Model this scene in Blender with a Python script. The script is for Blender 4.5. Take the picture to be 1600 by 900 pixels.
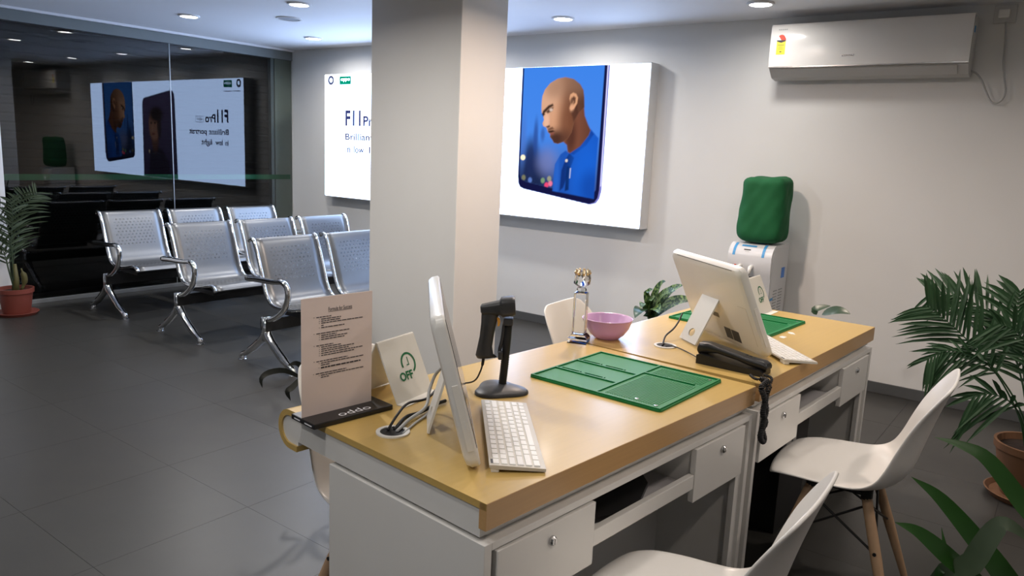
import bpy, bmesh, math, random
import numpy as np
from mathutils import Vector, Matrix

S = bpy.context.scene
COL = S.collection
PI = math.pi
R_ = math.radians
for o in list(bpy.data.objects):
    bpy.data.objects.remove(o, do_unlink=True)

# ------------------------------------------------------------------ camera
F_PX = 1188.2
RM = np.array([[0.60307017, -0.11623048, 0.78917479],
               [-0.79651004, -0.14149185, 0.58783655],
               [0.04333727, -0.98309233, -0.17790826]])   # rows: world axes in camera (x right, y down, z forward)
CAM = np.array([0.0, 0.0, 1.45])
cd = bpy.data.cameras.new('camera')
cd.sensor_width = 36.0
cd.lens = F_PX * 36.0 / 1600.0
cd.clip_start = 0.02
cam = bpy.data.objects.new('camera', cd)
COL.objects.link(cam)
r, d, f = RM[:, 0], RM[:, 1], RM[:, 2]
cam.matrix_world = Matrix(((r[0], -d[0], -f[0], CAM[0]), (r[1], -d[1], -f[1], CAM[1]),
                           (r[2], -d[2], -f[2], CAM[2]), (0, 0, 0, 1)))
S.camera = cam

# ------------------------------------------------------------------ world and exposure
w = bpy.data.worlds.new('night')
S.world = w
w.use_nodes = True
w.node_tree.nodes['Background'].inputs[0].default_value = (0.02, 0.025, 0.035, 1)
w.node_tree.nodes['Background'].inputs[1].default_value = 0.25
S.view_settings.view_transform = 'Standard'
S.view_settings.look = 'None'
S.view_settings.gamma = 1.0
S.view_settings.use_curve_mapping = False
S.view_settings.exposure = 0.0
LIGHT_W = 14.2           # watts of one ceiling downlight
BOX_GAIN = 6.2           # radiance of the lit white of the lightbox


# ------------------------------------------------------------------ pixel helpers (1600 x 900 frame)
def ray(px, py):
    return RM @ np.array([(px - 800) / F_PX, (py - 450) / F_PX, 1.0])


def on(px, py, axis, val):
    dd = ray(px, py)
    t = (val - CAM[axis]) / dd[axis]
    return CAM + t * dd


def V(p):
    return Vector((float(p[0]), float(p[1]), float(p[2])))


# ------------------------------------------------------------------ materials
def srgb(r, g, b):
    def c(x):
        x /= 255.0
        return x / 12.92 if x <= 0.04045 else ((x + 0.055) / 1.055) ** 2.4
    return (c(r), c(g), c(b), 1.0)


def mat(name, col, rough=0.5, metal=0.0, var=0.06, scale=30.0, bump=0.0, stretch=None, coat=0.0,
        trans=0.0, ior=1.45, spec=0.5, emit=None):
    m = bpy.data.materials.new(name)
    m.use_nodes = True
    nt = m.node_tree
    b = nt.nodes['Principled BSDF']
    tc = nt.nodes.new('ShaderNodeTexCoord')
    mp = nt.nodes.new('ShaderNodeMapping')
    nt.links.new(tc.outputs['Object'], mp.inputs[0])
    if stretch:
        mp.inputs['Scale'].default_value = stretch
    n = nt.nodes.new('ShaderNodeTexNoise')
    n.inputs['Scale'].default_value = scale
    n.inputs['Detail'].default_value = 4
    nt.links.new(mp.outputs[0], n.inputs['Vector'])
    mx = nt.nodes.new('ShaderNodeMix')
    mx.data_type = 'RGBA'
    mx.inputs[6].default_value = tuple(max(0, c * (1 - var)) for c in col[:3]) + (1,)
    mx.inputs[7].default_value = tuple(min(1, c * (1 + var)) for c in col[:3]) + (1,)
    nt.links.new(n.outputs['Fac'], mx.inputs[0])
    nt.links.new(mx.outputs[2], b.inputs['Base Color'])
    b.inputs['Roughness'].default_value = rough
    b.inputs['Metallic'].default_value = metal
    b.inputs['IOR'].default_value = ior
    b.inputs['Specular IOR Level'].default_value = spec
    b.inputs['Transmission Weight'].default_value = trans
    b.inputs['Coat Weight'].default_value = coat
    b.inputs['Coat Roughness'].default_value = 0.15
    if bump > 0:
        bp = nt.nodes.new('ShaderNodeBump')
        bp.inputs['Strength'].default_value = bump
        bp.inputs['Distance'].default_value = 0.01
        nt.links.new(n.outputs['Fac'], bp.inputs['Height'])
        nt.links.new(bp.outputs[0], b.inputs['Normal'])
    if emit:
        b.inputs['Emission Color'].default_value = emit[0]
        b.inputs['Emission Strength'].default_value = emit[1]
    return m


def emis(name, col, strength):
    m = bpy.data.materials.new(name)
    m.use_nodes = True
    nt = m.node_tree
    nt.nodes.remove(nt.nodes['Principled BSDF'])
    e = nt.nodes.new('ShaderNodeEmission')
    e.inputs[0].default_value = col
    e.inputs[1].default_value = strength
    nt.links.new(e.outputs[0], nt.nodes['Material Output'].inputs[0])
    return m


M = {}
M['wall'] = mat('wall_paint', (0.69, 0.685, 0.66, 1), 0.6, var=0.02, scale=5, bump=0.02)
M['ceiling'] = mat('ceiling_paint', (0.82, 0.82, 0.84, 1), 0.7, var=0.02, scale=3)
M['tile'] = mat('floor_tile', (0.038, 0.0372, 0.034, 1), 0.36, var=0.16, scale=6, bump=0.015)
M['grout'] = mat('grout', (0.028, 0.028, 0.026, 1), 0.8)
M['skirting'] = mat('skirting_tile', (0.085, 0.088, 0.088, 1), 0.4, var=0.12, scale=8)
M['pillar'] = mat('pillar_paint', (0.72, 0.70, 0.66, 1), 0.55, var=0.03, scale=4, bump=0.02)
M['jamb'] = mat('jamb_paint', (0.36, 0.37, 0.33, 1), 0.55, var=0.08, scale=6)
M['header'] = mat('header_aluminium', (0.20, 0.22, 0.22, 1), 0.5, var=0.06, scale=5)
M['alu'] = mat('aluminium', (0.35, 0.37, 0.38, 1), 0.35, 0.6, var=0.04)
M['shutter'] = mat('shutter_steel', (0.006, 0.0065, 0.007, 1), 0.8, 0.0, var=0.1, scale=3, spec=0.05)
M['wood'] = mat('laminate', srgb(191, 160, 93), 0.33, var=0.06, scale=6, stretch=(0.6, 14, 14), coat=0.10)
M['lip'] = mat('laminate_edge', srgb(184, 146, 98), 0.32, var=0.10, scale=7, stretch=(0.5, 10, 26), coat=0.1)
M['white'] = mat('white_laminate', (0.70, 0.69, 0.66, 1), 0.38, var=0.02, scale=8)
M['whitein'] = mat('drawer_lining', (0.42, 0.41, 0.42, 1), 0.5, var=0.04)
M['plastic'] = mat('white_plastic', (0.74, 0.73, 0.69, 1), 0.3, var=0.02, scale=10)
M['shell'] = mat('chair_shell', (0.74, 0.725, 0.69, 1), 0.32, var=0.02, scale=10)
M['keys'] = mat('key_plastic', (0.78, 0.77, 0.73, 1), 0.4, var=0.02)
M['kbase'] = mat('keyboard_base', (0.54, 0.51, 0.44, 1), 0.4, var=0.02)
M['screen'] = mat('screen_glass', (0.01, 0.01, 0.012, 1), 0.12, var=0.1)
M['black'] = mat('black_plastic', (0.014, 0.014, 0.015, 1), 0.35, var=0.2, scale=60)
M['grey'] = mat('charcoal_plastic', (0.035, 0.036, 0.038, 1), 0.42, var=0.15, scale=60)
M['rubber'] = mat('black_rubber', (0.01, 0.01, 0.011, 1), 0.55, var=0.2)
M['orange'] = mat('orange_trigger', (0.65, 0.30, 0.04, 1), 0.4)
M['chrome'] = mat('chrome', (0.78, 0.79, 0.80, 1), 0.12, 1.0, var=0.02)
M['lock'] = mat('lock_steel', (0.55, 0.55, 0.55, 1), 0.25, 1.0, var=0.05)
M['beech'] = mat('beech_leg', srgb(168, 138, 108), 0.5, var=0.12, scale=10, stretch=(8, 8, 0.8))
M['wire'] = mat('black_wire', (0.015, 0.015, 0.015, 1), 0.4, 0.4)
M['matgreen'] = mat('green_silicone', srgb(8, 118, 62), 0.5, var=0.06, scale=40)
M['greencloth'] = mat('green_cloth', srgb(16, 88, 48), 0.85, var=0.16, scale=14, bump=0.15)
M['strip'] = mat('green_film', srgb(0, 110, 62), 0.4, var=0.05)
M['print_green'] = mat('green_ink', srgb(0, 105, 60), 0.5, var=0.03)
M['paper'] = mat('paper', srgb(232, 214, 206), 0.55, var=0.02, scale=4)
M['ink'] = mat('ink', (0.04, 0.035, 0.04, 1), 0.6)
M['silver_ink'] = mat('silver_ink', (0.75, 0.75, 0.78, 1), 0.4)
M['card'] = mat('white_card', (0.74, 0.72, 0.66, 1), 0.45, var=0.02, scale=6)
M['pink'] = mat('pink_plastic', srgb(226, 188, 226), 0.22, var=0.03, trans=0.3)
M['crystal'] = mat('crystal', (0.93, 0.94, 0.95, 1), 0.02, var=0.0, trans=1.0, ior=1.5)
M['gold'] = mat('pale_gold', (0.75, 0.62, 0.42, 1), 0.25, 0.8)
M['blue'] = mat('blue_print', srgb(70, 130, 215), 0.4)
M['bluetape'] = mat('blue_tape', srgb(70, 150, 205), 0.45, var=0.05)
M['cooler'] = mat('cooler_plastic', (0.66, 0.67, 0.68, 1), 0.28, var=0.02)
M['ac'] = mat('conditioner_gloss', (0.72, 0.70, 0.67, 1), 0.12, var=0.01, coat=0.4)
M['ac2'] = mat('conditioner_body', (0.55, 0.54, 0.52, 1), 0.35, var=0.02)
M['yellow'] = mat('yellow_label', srgb(238, 215, 60), 0.5)
M['red'] = mat('red_label', srgb(205, 65, 40), 0.5)
M['greycable'] = mat('grey_cable', (0.42, 0.42, 0.41, 1), 0.45)
M['terra'] = mat('red_plastic_pot', srgb(128, 66, 56), 0.5, var=0.06, scale=8)
M['terra2'] = mat('terracotta', srgb(118, 84, 58), 0.75, var=0.18, scale=9, bump=0.05)
M['soil'] = mat('soil', (0.03, 0.018, 0.012, 1), 0.95, var=0.4, scale=40, bump=0.3)
M['palm'] = mat('palm_leaf', srgb(38, 70, 40), 0.45, var=0.25, scale=12)
M['palm2'] = mat('dusty_palm_leaf', srgb(52, 68, 45), 0.6, var=0.25, scale=12)
M['stem'] = mat('palm_stem', srgb(88, 84, 48), 0.6, var=0.2)
M['strap'] = mat('strap_leaf', srgb(34, 72, 22), 0.4, var=0.2, scale=20, stretch=(1, 1, 1))
M['dark_leaf'] = mat('dark_leaf', srgb(32, 36, 32), 0.4, var=0.2)
M['rubber_leaf'] = mat('glossy_leaf', srgb(48, 72, 48), 0.3, var=0.2)
M['fixture'] = mat('fixture_white', (0.75, 0.75, 0.75, 1), 0.4, var=0.02)
M['grille'] = mat('grille_grey', (0.35, 0.36, 0.38, 1), 0.5, var=0.05)


def variegated():
    m = mat('spotted_leaf', srgb(45, 82, 38), 0.4)
    nt = m.node_tree
    b = nt.nodes['Principled BSDF']
    tc = nt.nodes.new('ShaderNodeTexCoord')
    v = nt.nodes.new('ShaderNodeTexNoise')
    v.inputs['Scale'].default_value = 55
    v.inputs['Detail'].default_value = 3
    nt.links.new(tc.outputs['Object'], v.inputs['Vector'])
    rp = nt.nodes.new('ShaderNodeValToRGB')
    rp.color_ramp.elements[0].position = 0.46
    rp.color_ramp.elements[0].color = srgb(30, 62, 28)
    rp.color_ramp.elements[1].position = 0.60
    rp.color_ramp.elements[1].color = srgb(120, 145, 84)
    nt.links.new(v.outputs['Fac'], rp.inputs[0])
    nt.links.new(rp.outputs[0], b.inputs['Base Color'])
    return m


M['spotted'] = variegated()


def glass_front():
    m = bpy.data.materials.new('window_glass')
    m.use_nodes = True
    nt = m.node_tree
    nt.nodes.remove(nt.nodes['Principled BSDF'])
    fr = nt.nodes.new('ShaderNodeFresnel')
    fr.inputs[0].default_value = 1.62
    tr = nt.nodes.new('ShaderNodeBsdfTransparent')
    tr.inputs[0].default_value = (0.72, 0.76, 0.75, 1)
    gl = nt.nodes.new('ShaderNodeBsdfGlossy')
    gl.inputs['Roughness'].default_value = 0.0
    gl.inputs[0].default_value = (1, 1, 1, 1)
    mx = nt.nodes.new('ShaderNodeMixShader')
    nt.links.new(fr.outputs[0], mx.inputs[0])
    nt.links.new(tr.outputs[0], mx.inputs[1])
    nt.links.new(gl.outputs[0], mx.inputs[2])
    nt.links.new(mx.outputs[0], nt.nodes['Material Output'].inputs[0])
    return m


def clear(name, tint):
    m = bpy.data.materials.new(name)
    m.use_nodes = True
    nt = m.node_tree
    nt.nodes.remove(nt.nodes['Principled BSDF'])
    tr = nt.nodes.new('ShaderNodeBsdfTransparent')
    tr.inputs[0].default_value = tint
    nt.links.new(tr.outputs[0], nt.nodes['Material Output'].inputs[0])
    return m


M['glass'] = glass_front()
M['glassback'] = clear('window_glass_back', (0.93, 0.96, 0.95, 1))
M['acrylic'] = clear('acrylic_clear', (0.97, 0.98, 0.98, 1))


def perforated():
    m = mat('perforated_steel', (0.15, 0.155, 0.16, 1), 0.36, 0.8, var=0.04, scale=20)
    nt = m.node_tree
    b = nt.nodes['Principled BSDF']
    tc = nt.nodes.new('ShaderNodeTexCoord')
    sp = nt.nodes.new('ShaderNodeSeparateXYZ')
    nt.links.new(tc.outputs['UV'], sp.inputs[0])

    def mth(op, a, c=None):
        n = nt.nodes.new('ShaderNodeMath')
        n.operation = op
        for i, x in enumerate((a, c)):
            if x is None:
                continue
            if hasattr(x, 'is_output'):
                nt.links.new(x, n.inputs[i])
            else:
                n.inputs[i].default_value = x
        return n.outputs[0]
    u, v = sp.outputs[0], sp.outputs[1]
    gu = mth('MULTIPLY', u, 30.0)
    gv = mth('MULTIPLY', v, 38.0)
    row = mth('FLOOR', gv)
    half = mth('MULTIPLY', mth('MODULO', row, 2.0), 0.5)
    fu = mth('SUBTRACT', mth('FRACT', mth('ADD', gu, half)), 0.5)
    fv = mth('SUBTRACT', mth('FRACT', gv), 0.5)
    dist = mth('SQRT', mth('ADD', mth('MULTIPLY', fu, fu), mth('MULTIPLY', fv, fv)))
    hole = mth('MULTIPLY', mth('LESS_THAN', dist, 0.27), 0.34)
    # perforated field: an oval in the back and one in the seat
    wave = mth('ABSOLUTE', mth('SUBTRACT', u, 0.26))
    inu = mth('LESS_THAN', wave, 0.17)
    b1 = mth('MULTIPLY', mth('GREATER_THAN', v, 0.10), mth('LESS_THAN', v, 0.34))
    b2 = mth('MULTIPLY', mth('GREATER_THAN', v, 0.56), mth('LESS_THAN', v, 0.80))
    fac = mth('MULTIPLY', hole, mth('MULTIPLY', inu, mth('ADD', b1, b2)))
    tr = nt.nodes.new('ShaderNodeBsdfTransparent')
    mx = nt.nodes.new('ShaderNodeMixShader')
    nt.links.new(fac, mx.inputs[0])
    nt.links.new(b.outputs[0], mx.inputs[1])
    nt.links.new(tr.outputs[0], mx.inputs[2])
    nt.links.new(mx.outputs[0], nt.nodes['Material Output'].inputs[0])
    return m


M['perf'] = perforated()


# ------------------------------------------------------------------ mesh helpers
class MB:
    def __init__(s):
        s.v = []
        s.f = []

    def add(s, verts, faces):
        o = len(s.v)
        s.v += [tuple(float(c) for c in p) for p in verts]
        s.f += [tuple(i + o for i in q) for q in faces]
        return s

    def box(s, x0, x1, y0, y1, z0, z1, bev=0.0):
        if bev <= 0:
            vs = [(x, y, z) for x in (x0, x1) for y in (y0, y1) for z in (z0, z1)]
            return s.add(vs, [(0, 1, 3, 2), (4, 6, 7, 5), (0, 4, 5, 1), (2, 3, 7, 6), (0, 2, 6, 4), (1, 5, 7, 3)])
        bm = bmesh.new()
        bmesh.ops.create_cube(bm, size=1.0)
        for v in bm.verts:
            v.co = Vector(((x0 + x1) / 2 + v.co.x * (x1 - x0), (y0 + y1) / 2 + v.co.y * (y1 - y0),
                           (z0 + z1) / 2 + v.co.z * (z1 - z0)))
        bmesh.ops.bevel(bm, geom=bm.edges[:], offset=bev, segments=2, affect='EDGES', profile=0.6)
        bm.verts.index_update()
        s.add([v.co[:] for v in bm.verts], [[v.index for v in q.verts] for q in bm.faces])
        bm.free()
        return s

    def prism(s, poly, a0, a1, axis=0):
        """extrude a closed polygon given in the two other axes along axis"""
        def pt(a, p):
            q = [p[0], p[1]]
            q.insert(axis, a)
            return q
        n = len(poly)
        vs = [pt(a0, p) for p in poly] + [pt(a1, p) for p in poly]
        fs = [(i, (i + 1) % n, n + (i + 1) % n, n + i) for i in range(n)]
        fs += [tuple(range(n))[::-1], tuple(range(n, 2 * n))]
        return s.add(vs, fs)

    def tube(s, pts, rad, n=8, cap=True):
        pts = [Vector(p) for p in pts]
        m = len(pts)
        rads = rad if isinstance(rad, (list, tuple)) else [rad] * m
        t0 = (pts[1] - pts[0]).normalized()
        up = Vector((0, 0, 1)) if abs(t0.z) < 0.9 else Vector((1, 0, 0))
        nrm = t0.cross(up).normalized()
        vs = []
        for i, p in enumerate(pts):
            a = pts[max(i - 1, 0)]
            b = pts[min(i + 1, m - 1)]
            t = (b - a)
            if t.length < 1e-9:
                t = t0.copy()
            t.normalize()
            nrm = (nrm - t * nrm.dot(t))
            if nrm.length < 1e-6:
                nrm = t.orthogonal()
            nrm.normalize()
            bi = t.cross(nrm)
            for k in range(n):
                an = 2 * PI * k / n
                vs.append(p + (nrm * math.cos(an) + bi * math.sin(an)) * rads[i])
        fs = []
        for i in range(m - 1):
            for k in range(n):
                fs.append((i * n + k, i * n + (k + 1) % n, (i + 1) * n + (k + 1) % n, (i + 1) * n + k))
        if cap:
            fs.append(tuple(range(n))[::-1])
            fs.append(tuple(range((m - 1) * n, m * n)))
        return s.add(vs, fs)

    def lathe(s, prof, n=24, c=(0, 0, 0)):
        vs = []
        for (rr, z) in prof:
            for k in range(n):
                an = 2 * PI * k / n
                vs.append((c[0] + rr * math.cos(an), c[1] + rr * math.sin(an), c[2] + z))
        fs = []
        m = len(prof)
        for i in range(m - 1):
            for k in range(n):
                fs.append((i * n + k, i * n + (k + 1) % n, (i + 1) * n + (k + 1) % n, (i + 1) * n + k))
        fs.append(tuple(range(n))[::-1])
        fs.append(tuple(range((m - 1) * n, m * n)))
        return s.add(vs, fs)

    def grid(s, P, closed=False):
        """P[i][j] points"""
        m, n = len(P), len(P[0])
        vs = [p for rw in P for p in rw]
        fs = []
        for i in range(m - 1):
            for j in range(n - 1 + (1 if closed else 0)):
                fs.append((i * n + j, i * n + (j + 1) % n, (i + 1) * n + (j + 1) % n, (i + 1) * n + j))
        return s.add(vs, fs)

    def mesh(s, name, smooth=False):
        me = bpy.data.meshes.new(name)
        me.from_pydata(s.v, [], s.f)
        me.update()
        bm = bmesh.new()
        bm.from_mesh(me)
        bmesh.ops.recalc_face_normals(bm, faces=bm.faces)
        bm.to_mesh(me)
        bm.free()
        if smooth:
            for p in me.polygons:
                p.use_smooth = True
            if smooth == 'auto':
                me.set_sharp_from_angle(angle=R_(38))
        return me

    def build(s, name, m, parent=None, smooth=False):
        me = s.mesh(name, smooth)
        me.materials.append(M[m] if isinstance(m, str) else m)
        return link(name, me, parent)


def link(name, me, parent=None):
    o = bpy.data.objects.new(name, me)
    COL.objects.link(o)
    if parent:
        o.parent = parent
    return o


def tag(o, label=None, cat=None, group=None, kind=None):
    if label:
        o['label'] = label
    if cat:
        o['category'] = cat
    if group:
        o['group'] = group
    if kind:
        o['kind'] = kind
    return o


def empty(name, loc=(0, 0, 0), rz=0.0, label=None, cat=None, group=None):
    o = bpy.data.objects.new(name, None)
    o.empty_display_size = 0.05
    COL.objects.link(o)
    o.location = loc
    o.rotation_euler = (0, 0, rz)
    return tag(o, label, cat, group)


def copy_tree(o, parent=None):
    c = o.copy()
    COL.objects.link(c)
    if parent:
        c.parent = parent
    for ch in list(o.children):
        copy_tree(ch, c)
    return c


def mod(o, kind, **kw):
    m = o.modifiers.new(kind.lower(), kind)
    for k, v in kw.items():
        setattr(m, k, v)
    return m


def smooth_path(pts, n=8):
    """Catmull-Rom through pts"""
    P = [Vector(p) for p in pts]
    Q = [P[0] * 2 - P[1]] + P + [P[-1] * 2 - P[-2]]
    out = []
    for i in range(1, len(Q) - 2):
        for k in range(n):
            t = k / n
            a, b, c, e = Q[i - 1], Q[i], Q[i + 1], Q[i + 2]
            out.append(0.5 * ((2 * b) + (c - a) * t + (2 * a - 5 * b + 4 * c - e) * t * t + (3 * b - a - 3 * c + e) * t ** 3))
    out.append(P[-1])
    return out


def text_mesh(txt, size, depth=0.0006, bold=0.0, spacing=1.0):
    cu = bpy.data.curves.new('lettering', 'FONT')
    cu.body = txt
    cu.size = size
    cu.extrude = depth
    cu.offset = bold
    cu.space_character = spacing
    cu.resolution_u = 3
    tmp = bpy.data.objects.new('lettering_tmp', cu)
    COL.objects.link(tmp)
    dg = bpy.context.evaluated_depsgraph_get()
    me = bpy.data.meshes.new_from_object(tmp.evaluated_get(dg))
    bpy.data.objects.remove(tmp, do_unlink=True)
    return me


def text_on(txt, parent, m, width, origin, ex, ey, height=None, bold=0.0, name='lettering', depth=0.0005):
    """flat lettering: left-bottom at origin, running along ex, up along ey, scaled to the given width"""
    me = text_mesh(txt, 1.0, depth=0.0, bold=bold)
    xs = [v.co.x for v in me.vertices]
    ys = [v.co.y for v in me.vertices]
    x0, x1, y0, y1 = min(xs), max(xs), min(ys), max(ys)
    sx = width / (x1 - x0)
    sy = sx if height is None else height / (y1 - y0)
    ex, ey, og = Vector(ex), Vector(ey), Vector(origin)
    for v in me.vertices:
        v.co = og + ex * ((v.co.x - x0) * sx) + ey * ((v.co.y - y0) * sy)
    me.materials.clear()
    me.materials.append(M[m] if isinstance(m, str) else m)
    o = link(name, me, parent)
    return o


def rbox_poly(x0, x1, y0, y1, rr, n=4):
    out = []
    for cx, cy, a0 in ((x1 - rr, y1 - rr, 0), (x0 + rr, y1 - rr, 90), (x0 + rr, y0 + rr, 180), (x1 - rr, y0 + rr, 270)):
        for k in range(n + 1):
            a = R_(a0 + 90 * k / n)
            out.append((cx + rr * math.cos(a), cy + rr * math.sin(a)))
    return out


# ================================================================== THE ROOM
WX = 5.27      # inner face of the wall with the lightbox
GY = 6.99      # glass
HC = 2.392     # ceiling
X0, Y0 = -2.3, -2.6

fl = tag(MB().box(X0, WX + 0.2, Y0, 8.2, -0.12, -0.004).build('floor', 'grout'), kind='structure')
tm = MB().box(0.0006, 0.5944, 0.0006, 0.5944, -0.004, 0.0, 0).mesh('tile')
tm.materials.append(M['tile'])
tx = 1.068 - 0.595 * 6
while tx < WX:
    ty = 2.51 - 0.595 * 9
    while ty < GY:
        if tx > X0 - 0.6 and ty > Y0 - 0.6:
            o = link('tile', tm, fl)
            o.location = (tx, ty, 0)
        ty += 0.595
    tx += 0.595
tag(MB().box(X0, WX + 0.2, Y0, GY + 0.08, HC, HC + 0.12).build('ceiling', 'ceiling'), kind='structure')
tag(MB().box(WX, WX + 0.2, Y0, GY + 0.08, 0, HC).build('wall_right', 'wall'), kind='structure')
tag(MB().box(X0 - 0.2, X0, Y0, GY + 0.08, 0, HC).build('wall_left', 'wall'), kind='structure')
tag(MB().box(X0, WX, Y0 - 0.2, Y0, 0, HC).build('wall_back', 'wall'), kind='structure')
tag(MB().box(WX - 0.012, WX, Y0, GY - 0.06, 0, 0.072, 0.003).build('baseboard_right', 'skirting'), kind='structure')

# glass front: frame + panes + green film + bottom channel, shutter outside
win = tag(MB().box(X0, WX, GY - 0.012, GY + 0.06, 2.287, HC).build('window_1', 'header'), kind='structure')
MB().box(X0, WX, GY - 0.055, GY - 0.03, 2.372, HC, 0.003).build('ceiling_trim', 'ceiling', win)
MB().box(5.015, 5.05, GY + 0.014, GY + 0.06, 0, 2.287).build('edge_profile', 'alu', win)
MB().box(X0, WX, GY - 0.02, GY + 0.03, 0, 0.035, 0.003).build('bottom_channel', 'alu', win)
seams = [WX - 0.002, 3.905, 2.46, 1.02, -0.42, -1.40, X0]
for a, b in zip(seams[:-1], seams[1:]):
    g = 0.0018
    mb = MB().box(b + g, a - g, GY, GY + 0.01, 0.03, 2.30)
    me = mb.mesh('pane')
    me.materials.append(M['glassback'])
    me.materials.append(M['glass'])
    for p in me.polygons:
        p.material_index = 1 if p.normal.y < -0.5 else 0
    link('pane', me, win)
for a in seams[1:-1]:
    MB().box(a - 0.003, a + 0.003, GY - 0.0015, GY + 0.0115, 0.03, 2.29).build('silicone_joint', 'alu', win)
MB().box(X0, WX - 0.02, GY + 0.011, GY + 0.0125, 1.035, 1.085).build('green_film', 'strip', win)
jm = tag(MB().box(5.065, WX, GY + 0.016, GY + 0.09, 0, HC, 0.003).build('trim_1', 'jamb'), kind='structure')
for zz in (2.10, 1.36):
    MB().box(5.13, 5.17, GY + 0.0125, GY + 0.017, zz, zz + 0.012).build('bracket', 'alu', jm)

sh = empty('roller_shutter', (0, GY + 0.45, 0), 0, 'dark steel roller shutter lowered outside the glass front', 'shutter')
mb = MB()
k = 0
while k * 0.075 < 2.5:
    z0 = k * 0.075
    mb.prism([(0, z0), (-0.005, z0 + 0.015), (-0.005, z0 + 0.060), (0, z0 + 0.075), (0.01, z0 + 0.075), (0.01, z0)], X0, WX + 0.15, 0)
    k += 1
o = mb.build('slats', 'shutter', sh)
o['kind'] = 'stuff'
MB().box(X0, WX + 0.15, 0.03, 0.13, 2.40, 2.62).build('shutter_box', 'shutter', sh)

# pillar
PX0, PX1, PY0, PY1 = 3.38, 3.80, 2.95, 3.69
pl = MB().box(PX0, PX1, PY0, PY1, 0, HC, 0.006).build('wall_pillar', 'pillar')
tag(pl, kind='structure')

# ================================================================== CEILING LIGHTS
lens_m = emis('lamp_lens', (1, 0.97, 0.93, 1), 26.0)
COOL = (1.0, 0.955, 0.92)
WARM = (1.0, 0.86, 0.76)


def ring(r0, r1, z0, z1, n=28):
    P = []
    for (rr, z) in ((r0, z1), (r0, z0), (r1, z0), (r1, z1)):
        P.append([(rr * math.cos(2 * PI * k / n), rr * math.sin(2 * PI * k / n), z) for k in range(n)])
    return MB().grid(P + [P[0]], closed=True)


def downlight(x, y, label, warm=False, gain=1.0, col=None):
    t = empty('downlight', (x, y, HC), 0, label, 'light', 'ceiling downlights')
    ring(0.066, 0.082, -0.012, 0.0).build('trim_ring', 'fixture', t, 'auto')
    o = MB().lathe([(0.066, 0.0), (0.066, -0.004), (0.055, -0.009), (0.0, -0.010)], 28).build('lens', lens_m, t)
    ld = bpy.data.lights.new('downlight_beam', 'AREA')
    ld.shape = 'DISK'
    ld.size = 0.13
    ld.energy = LIGHT_W * gain
    ld.color = col or (WARM if warm else COOL)
    ld.spread = R_(165)
    lo = bpy.data.objects.new('downlight_beam', ld)
    COL.objects.link(lo)
    lo.parent = t
    lo.location = (0, 0, -0.016)
    return t


downlight(3.47, 5.90, 'round white downlight above the waiting benches, farthest left of the ceiling lights')
downlight(3.52, 4.58, 'round white downlight beside the ceiling speaker, nearest the top edge left of the pillar')
downlight(4.70, 5.91, 'round white downlight close to the lightbox logo, just left of the pillar', False, 0.8)
downlight(4.70, 4.50, 'round white downlight hidden behind the pillar, above the lightbox middle', False, 0.8)
downlight(4.71, 3.16, 'round white downlight right of the pillar above the portrait', False, 0.65)
downlight(4.74, 1.75, 'round white downlight just left of the air conditioner', False, 0.30)
downlight(3.50, 1.95, 'round white downlight out of frame in front of the pillar', True, 2.2, (1.0, 0.80, 0.68))
downlight(3.45, 0.70, 'round white downlight out of frame above the far desk chair', True, 0.42)
downlight(2.15, 1.15, 'round white downlight out of frame above the telephone', True, 0.28)
downlight(2.15, -0.35, 'round white downlight out of frame above the strap-leaved plant', True, 0.32)
downlight(0.85, -0.35, 'round white downlight out of frame right behind the camera position', True, 0.45)
downlight(3.45, -0.80, 'added fill downlight out of frame in the right rear of the room', True, 1.0)  # unseen lamp added to brighten the right wall and floor
downlight(-0.45, 1.15, 'added fill downlight out of frame left of the near desk', False, 0.95)  # unseen fill added to lift the near desk's left end panel
downlight(0.55, 1.25, 'added fill downlight out of frame just left of the near desk end', False, 0.35)  # unseen fill added for the visitors' chair under the near desk end
downlight(2.10, 2.95, 'round white downlight out of frame over the bare floor left of the pillar', False, 2.0)
downlight(2.10, 4.55, 'round white downlight out of frame over the floor left of the benches', False, 0.5)
downlight(0.80, 3.30, 'round white downlight out of frame over the bare floor by the left wall', False, 0.5)
downlight(0.80, 5.30, 'round white downlight out of frame near the left end of the glass front', False, 0.5)

sp = empty('ceiling_speaker', (3.90, 5.20, HC), 0, 'flat round grey speaker grille set in the ceiling', 'speaker')
ring(0.085, 0.10, -0.008, 0).build('rim', 'fixture', sp, 'auto')
MB().lathe([(0.085, 0), (0.085, -0.004), (0.0, -0.006)], 28).build('grille', 'grille', sp)

# ================================================================== LIGHTBOX ON THE WALL
LBX = 5.15
LY0, LY1, LZ0, LZ1 = 2.66, 6.30, 0.905, 2.122
BOXWHITE = np.array([0.66, 0.90, 1.38]) * BOX_GAIN
M['boxwhite'] = emis('lightbox_white', tuple(BOXWHITE) + (1,), 1.0)
M['boxnavy'] = emis('lightbox_navy', (0.05, 0.06, 0.20, 1), 1.0)
M['boxgrey'] = emis('lightbox_grey', (0.10, 0.11, 0.22, 1), 1.0)
M['boxgreen'] = emis('lightbox_green', (0.0, 0.33, 0.19, 1), 1.0)
M['boxcase'] = mat('lightbox_case', (0.66, 0.66, 0.66, 1), 0.35, 0.2, var=0.02)

lb = empty('wall_lightbox', (WX, (LY0 + LY1) / 2, LZ0), 0, 'long white illuminated advertising lightbox with phone pictures on the wall', 'lightbox')
LBO = Vector(lb.location)


def lbp(s_, t_, dx=0.0):
    """poster coordinates (s from the left edge, t from the bottom) to the lightbox's local frame"""
    return Vector((LBX - dx, LY1 - s_, LZ0 + t_)) - LBO


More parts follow.
